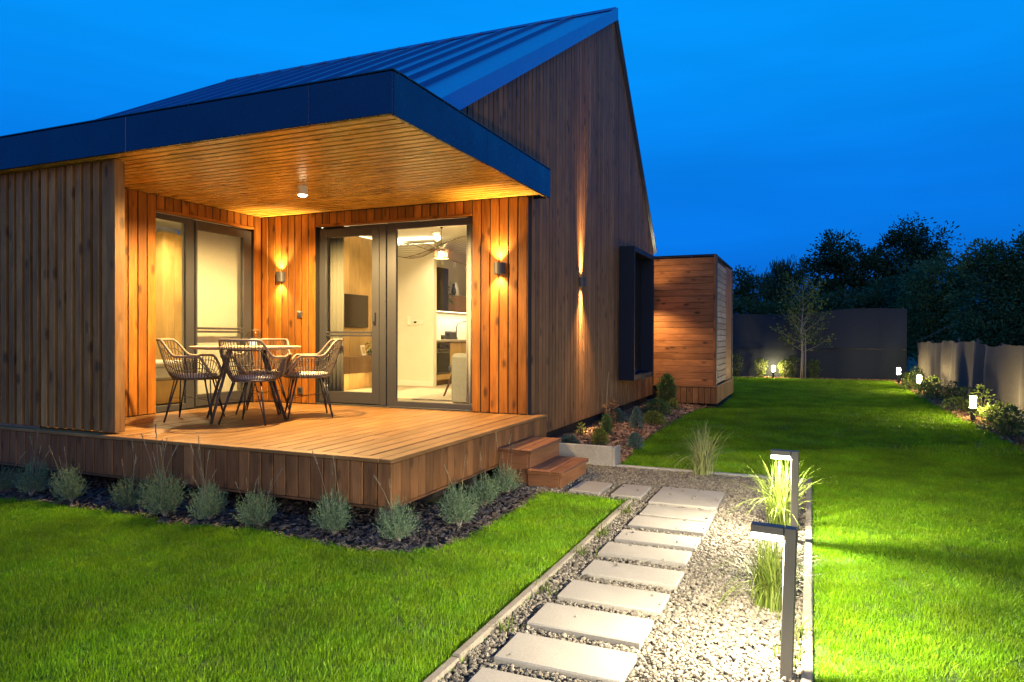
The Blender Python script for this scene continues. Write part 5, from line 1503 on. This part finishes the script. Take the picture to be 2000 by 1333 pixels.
ordw = ['first','second','third','fourth','fifth','sixth','seventh','eighth','ninth','tenth','eleventh','twelfth']
shr = [o for o in COL.objects if o.get('group') == RB]
for (side, nm), lst in cnt.items():
    for r_, (d_, k) in enumerate(sorted(lst)):
        shr[k]['label'] = shr[k]['label'].replace('SHRUB', '%s %s %s' % (ordw[r_], side, nm))
BB = 'small plants in front of the back fence'
for k, (x, h, l) in enumerate(((-2.35,0.75,'leggy plant by the back fence nearest the annex'),(-1.55,0.62,'lit bushy plant left of the back fence lantern'),(-0.80,0.55,'lit plant right of the back fence lantern'),(-0.58,0.72,'darker plant between the back lantern and the sapling'),(0.10,0.60,'dark plant right of the sapling trunk'))):
    shrub('back_fence_plant', (x, 24.85), h, 0.42, [(0,0.3),(0.5,0.9),(0.8,1.0),(1,0.3)], 420, 0.075, 0.45, M['leaf_shrub'], l, BB, 160+k)

# ================================================================== GROUND COVER
def pebble(seed):
    rng = np.random.default_rng(seed)
    bm = bmesh.new(); bmesh.ops.create_icosphere(bm, subdivisions=1, radius=1.0)
    s = np.array([1.0, rng.uniform(.6,.95), rng.uniform(.4,.7)])
    for v in bm.verts:
        v.co = Vector(np.array(v.co)*s*rng.uniform(.78,1.15))
    me = bpy.data.meshes.new('pebble'); bm.to_mesh(me); bm.free(); return me
def inst_mat(name, stops, rough=0.85):
    m = mat(name, stops[0][1], rough); t = NT(m)
    oi = t.n('ShaderNodeObjectInfo')
    tc = t.n('ShaderNodeTexCoord')
    c = t.ramp(oi.outputs['Random'], stops)
    n1 = t.noise(tc.outputs['Object'], 3, 4, 0.6)
    c = t.mix(0.35, c, t.ramp(n1, [(0.3,(0.08,0.07,0.06)),(0.7,(0.6,0.56,0.5))]), 'SOFT_LIGHT')
    t.color(c); t.bump(n1, 0.4, 0.2)
    return m
M['pebble'] = inst_mat('gravel_stones', [(0.0,(0.07,0.064,0.057)),(0.3,(0.118,0.106,0.089)),(0.7,(0.163,0.148,0.124)),(1.0,(0.235,0.22,0.19))])
PEB = [pebble(s) for s in range(10)]
for me in PEB: me.materials.append(M['pebble'])
P = rand_pts(PATH, 6400)
keep = np.ones(len(P), bool)
for (x0,x1,y0,y1) in SL_ALL:
    keep &= ~((P[:,0] > x0-0.004)&(P[:,0] < x1+0.004)&(P[:,1] > y0-0.004)&(P[:,1] < y1+0.004))
P = P[(keep | (RNG.uniform(0,1,len(P)) < 0.0025)) & (P[:,1] > 1.6)]
n = len(P)
on_slab = np.zeros(n)
for (x0,x1,y0,y1) in SL_ALL:
    on_slab[(P[:,0] > x0)&(P[:,0] < x1)&(P[:,1] > y0)&(P[:,1] < y1)] = 0.030
scatter('gravel', np.column_stack([P, np.where(on_slab > 0, on_slab+0.004, RNG.uniform(-0.006,0.012,n))]), RNG.uniform(0,6.28,(n,3))*np.array([0.12,0.12,1]), RNG.uniform(0.0065,0.0145,n)*np.where(RNG.uniform(0,1,n) < 0.06, 1.5, 1.0), RNG.integers(0,10,n), PEB, 'loose beige gravel around the stepping stones', 'gravel')

def chip(seed):
    rng = np.random.default_rng(seed); k = 6
    V = []; 
    for z in (0, rng.uniform(.12,.25)):
        for i in range(k):
            a = 2*math.pi*i/k
            V.append((math.cos(a)*rng.uniform(.75,1.1), math.sin(a)*rng.uniform(.35,.6), z+rng.normal(0,.04)))
    F = [tuple(reversed(range(k))), tuple(range(k,2*k))]+[(i,(i+1)%k,k+(i+1)%k,k+i) for i in range(k)]
    return MB().add(V, F).mesh('chip')
M['slate'] = inst_mat('dark_slate_chips', [(0.0,(0.025,0.022,0.023)),(0.5,(0.055,0.047,0.046)),(1.0,(0.12,0.10,0.095))], 0.7)
M['barkchip'] = inst_mat('red_bark_chips', [(0.0,(0.10,0.05,0.028)),(0.5,(0.22,0.12,0.07)),(1.0,(0.40,0.26,0.165))], 0.85)
CHD = [chip(s) for s in range(8)]; CHB = [chip(s+50) for s in range(8)]
for me in CHD: me.materials.append(M['slate'])
for me in CHB: me.materials.append(M['barkchip'])
P = rand_pts(BED_FRONT, 1500); P = P[(P[:,0] > -7.2)]; n = len(P)
scatter('slate_mulch', np.column_stack([P, RNG.uniform(-.012,.016,n)]), np.column_stack([RNG.normal(0,.35,n),RNG.normal(0,.35,n),RNG.uniform(0,6.28,n)]), RNG.uniform(.014,.032,n), RNG.integers(0,8,n), CHD, 'dark slate chip mulch in the bed below the deck', 'mulch')
P = rand_pts(BED_SIDE, 1300); n = len(P)
zz = 0.012+0.05*np.clip((P[:,0]+1.9)/-0.5,0,1)
scatter('bark_mulch', np.column_stack([P, zz+RNG.uniform(-.012,.02,n)]), np.column_stack([RNG.normal(0,.4,n),RNG.normal(0,.4,n),RNG.uniform(0,6.28,n)]), RNG.uniform(.018,.042,n), RNG.integers(0,8,n), CHB, 'reddish bark chip mulch beside the tall side wall', 'mulch')
P = rand_pts(BED_RIGHT, 520); P = P[(P[:,1] > 8)]; n = len(P)
scatter('bark_mulch', np.column_stack([P, RNG.uniform(-.012,.014,n)]), np.column_stack([RNG.normal(0,.4,n),RNG.normal(0,.4,n),RNG.uniform(0,6.28,n)]), RNG.uniform(.022,.05,n), RNG.integers(0,8,n), CHB, 'bark chip mulch under the shrubs along the right fence', 'mulch')
# fill under the raised bark so it reads as a mound
V = []; F = []
ys = np.linspace(7.13, 13.9, 20)
for y in ys:
    for x, z in ((-3.3,0.06),(-2.4,0.058),(-2.12,0.035),(-1.99,0.010)): V.append((x, y, z+0.006*math.sin(y*9+x*7)))
for j in range(19):
    for i in range(3): F.append((j*4+i, j*4+i+1, j*4+i+5, j*4+i+4))
tag(obj('bark_mound', mesh_np('bark_mound', V, F, True), M['soil_bark']), kind='structure')

# grass
M['blade'] = leafmat('lawn_grass_blades', (0.075,0.205,0.003), (0.18,0.38,0.006), 0.35, 0.5)
def add_patch_variation():
    t = NT(M['blade'])
    hv = [n for n in t.nt.nodes if n.type == 'HUE_SAT'][0]
    geo = t.n('ShaderNodeNewGeometry')
    n1 = t.noise(geo.outputs['Position'], 1.6, 3, 0.6)
    mr = t.n('ShaderNodeMapRange'); t.l(n1, mr.inputs[0])
    mr.inputs[1].default_value = 0.3; mr.inputs[2].default_value = 0.7
    mr.inputs[3].default_value = 0.58; mr.inputs[4].default_value = 1.22
    old = hv.inputs['Value'].links[0].from_socket
    n2 = t.noise(geo.outputs['Position'], 0.45, 3, 0.55)
    m2 = t.n('ShaderNodeMapRange'); t.l(n2, m2.inputs[0])
    m2.inputs[1].default_value = 0.3; m2.inputs[2].default_value = 0.7
    m2.inputs[3].default_value = 0.86; m2.inputs[4].default_value = 1.14
    t.l(t.math('MULTIPLY', t.math('MULTIPLY', old, mr.outputs[0]), m2.outputs[0]), hv.inputs['Value'])
    n3 = t.noise(geo.outputs['Position'], 3.7, 4, 0.7)
    m3 = t.n('ShaderNodeMapRange'); t.l(n3, m3.inputs[0])
    m3.inputs[1].default_value = 0.35; m3.inputs[2].default_value = 0.75
    m3.inputs[3].default_value = 0.505; m3.inputs[4].default_value = 0.478
    t.l(m3.outputs[0], hv.inputs['Hue'])
    # a few dry straw-coloured blades
    ramp = hv.inputs['Color'].links[0].from_node
    q = ramp.color_ramp.elements.new(0.955); q.color = (0.20, 0.41, 0.007, 1)
    ramp.color_ramp.elements[len(ramp.color_ramp.elements)-1].color = (0.34, 0.30, 0.08, 1)
add_patch_variation()
def clump(seed, n, rad, h, w):
    rng = np.random.default_rng(seed); V = []; F = []
    for k in range(n):
        a = rng.uniform(0,6.28); r_ = rad*math.sqrt(rng.uniform(0,1))
        b = np.array([r_*math.cos(a), r_*math.sin(a), -0.004])
        L = h*rng.uniform(.55,1.25); th = rng.normal(0,.30); ph = rng.uniform(0,6.28)
        d = np.array([math.cos(ph), math.sin(ph), 0]); s_ = np.array([-math.sin(ph+.7), math.cos(ph+.7), 0])*w*rng.uniform(.7,1.3)
        m_ = b + d*L*0.5*math.sin(th) + np.array([0,0,L*0.55*math.cos(th)])
        e_ = b + d*L*math.sin(th*1.9) + np.array([0,0,L*math.cos(th*1.5)])
        i = len(V)
        V += [b-s_*.5, b+s_*.5, m_+s_*.4, m_-s_*.4, e_]
        F += [(i,i+1,i+2),(i,i+2,i+3),(i+3,i+2,i+4)]
    me = mesh_np('grass_clump', V, F); me.materials.append(M['blade']); return me
CLN = [clump(s, 36, 0.060, 0.028, 0.0025) for s in range(8)]
CLF = [clump(s+20, 40, 0.11, 0.032, 0.0052) for s in range(8)]
def grass(name, poly, ymin, ymax, dens, meshes, label, xmin=-99):
    P = rand_pts(poly, dens); P = P[(P[:,1] >= ymin)&(P[:,1] < ymax)&(P[:,0] > xmin)]
    n = len(P)
    s = RNG.uniform(.75,1.2,n)
    scatter(name, np.column_stack([P, np.full(n,0.0)]), np.column_stack([RNG.normal(0,.10,n),RNG.normal(0,.10,n),RNG.uniform(0,6.28,n)]), s, RNG.integers(0,8,n), meshes, label, 'grass')
grass('grass', LAWN_FRONT, 1.2, 9, 1300, CLN, 'short bright green lawn grass in front of the deck', -7.4)
grass('grass', LAWN_BACK, 1.9, 9.5, 1250, CLN, 'short green lawn grass beside the path lamps')
grass('grass', LAWN_BACK, 9.3, 25, 260, CLF, 'darker lawn grass reaching to the back fence')
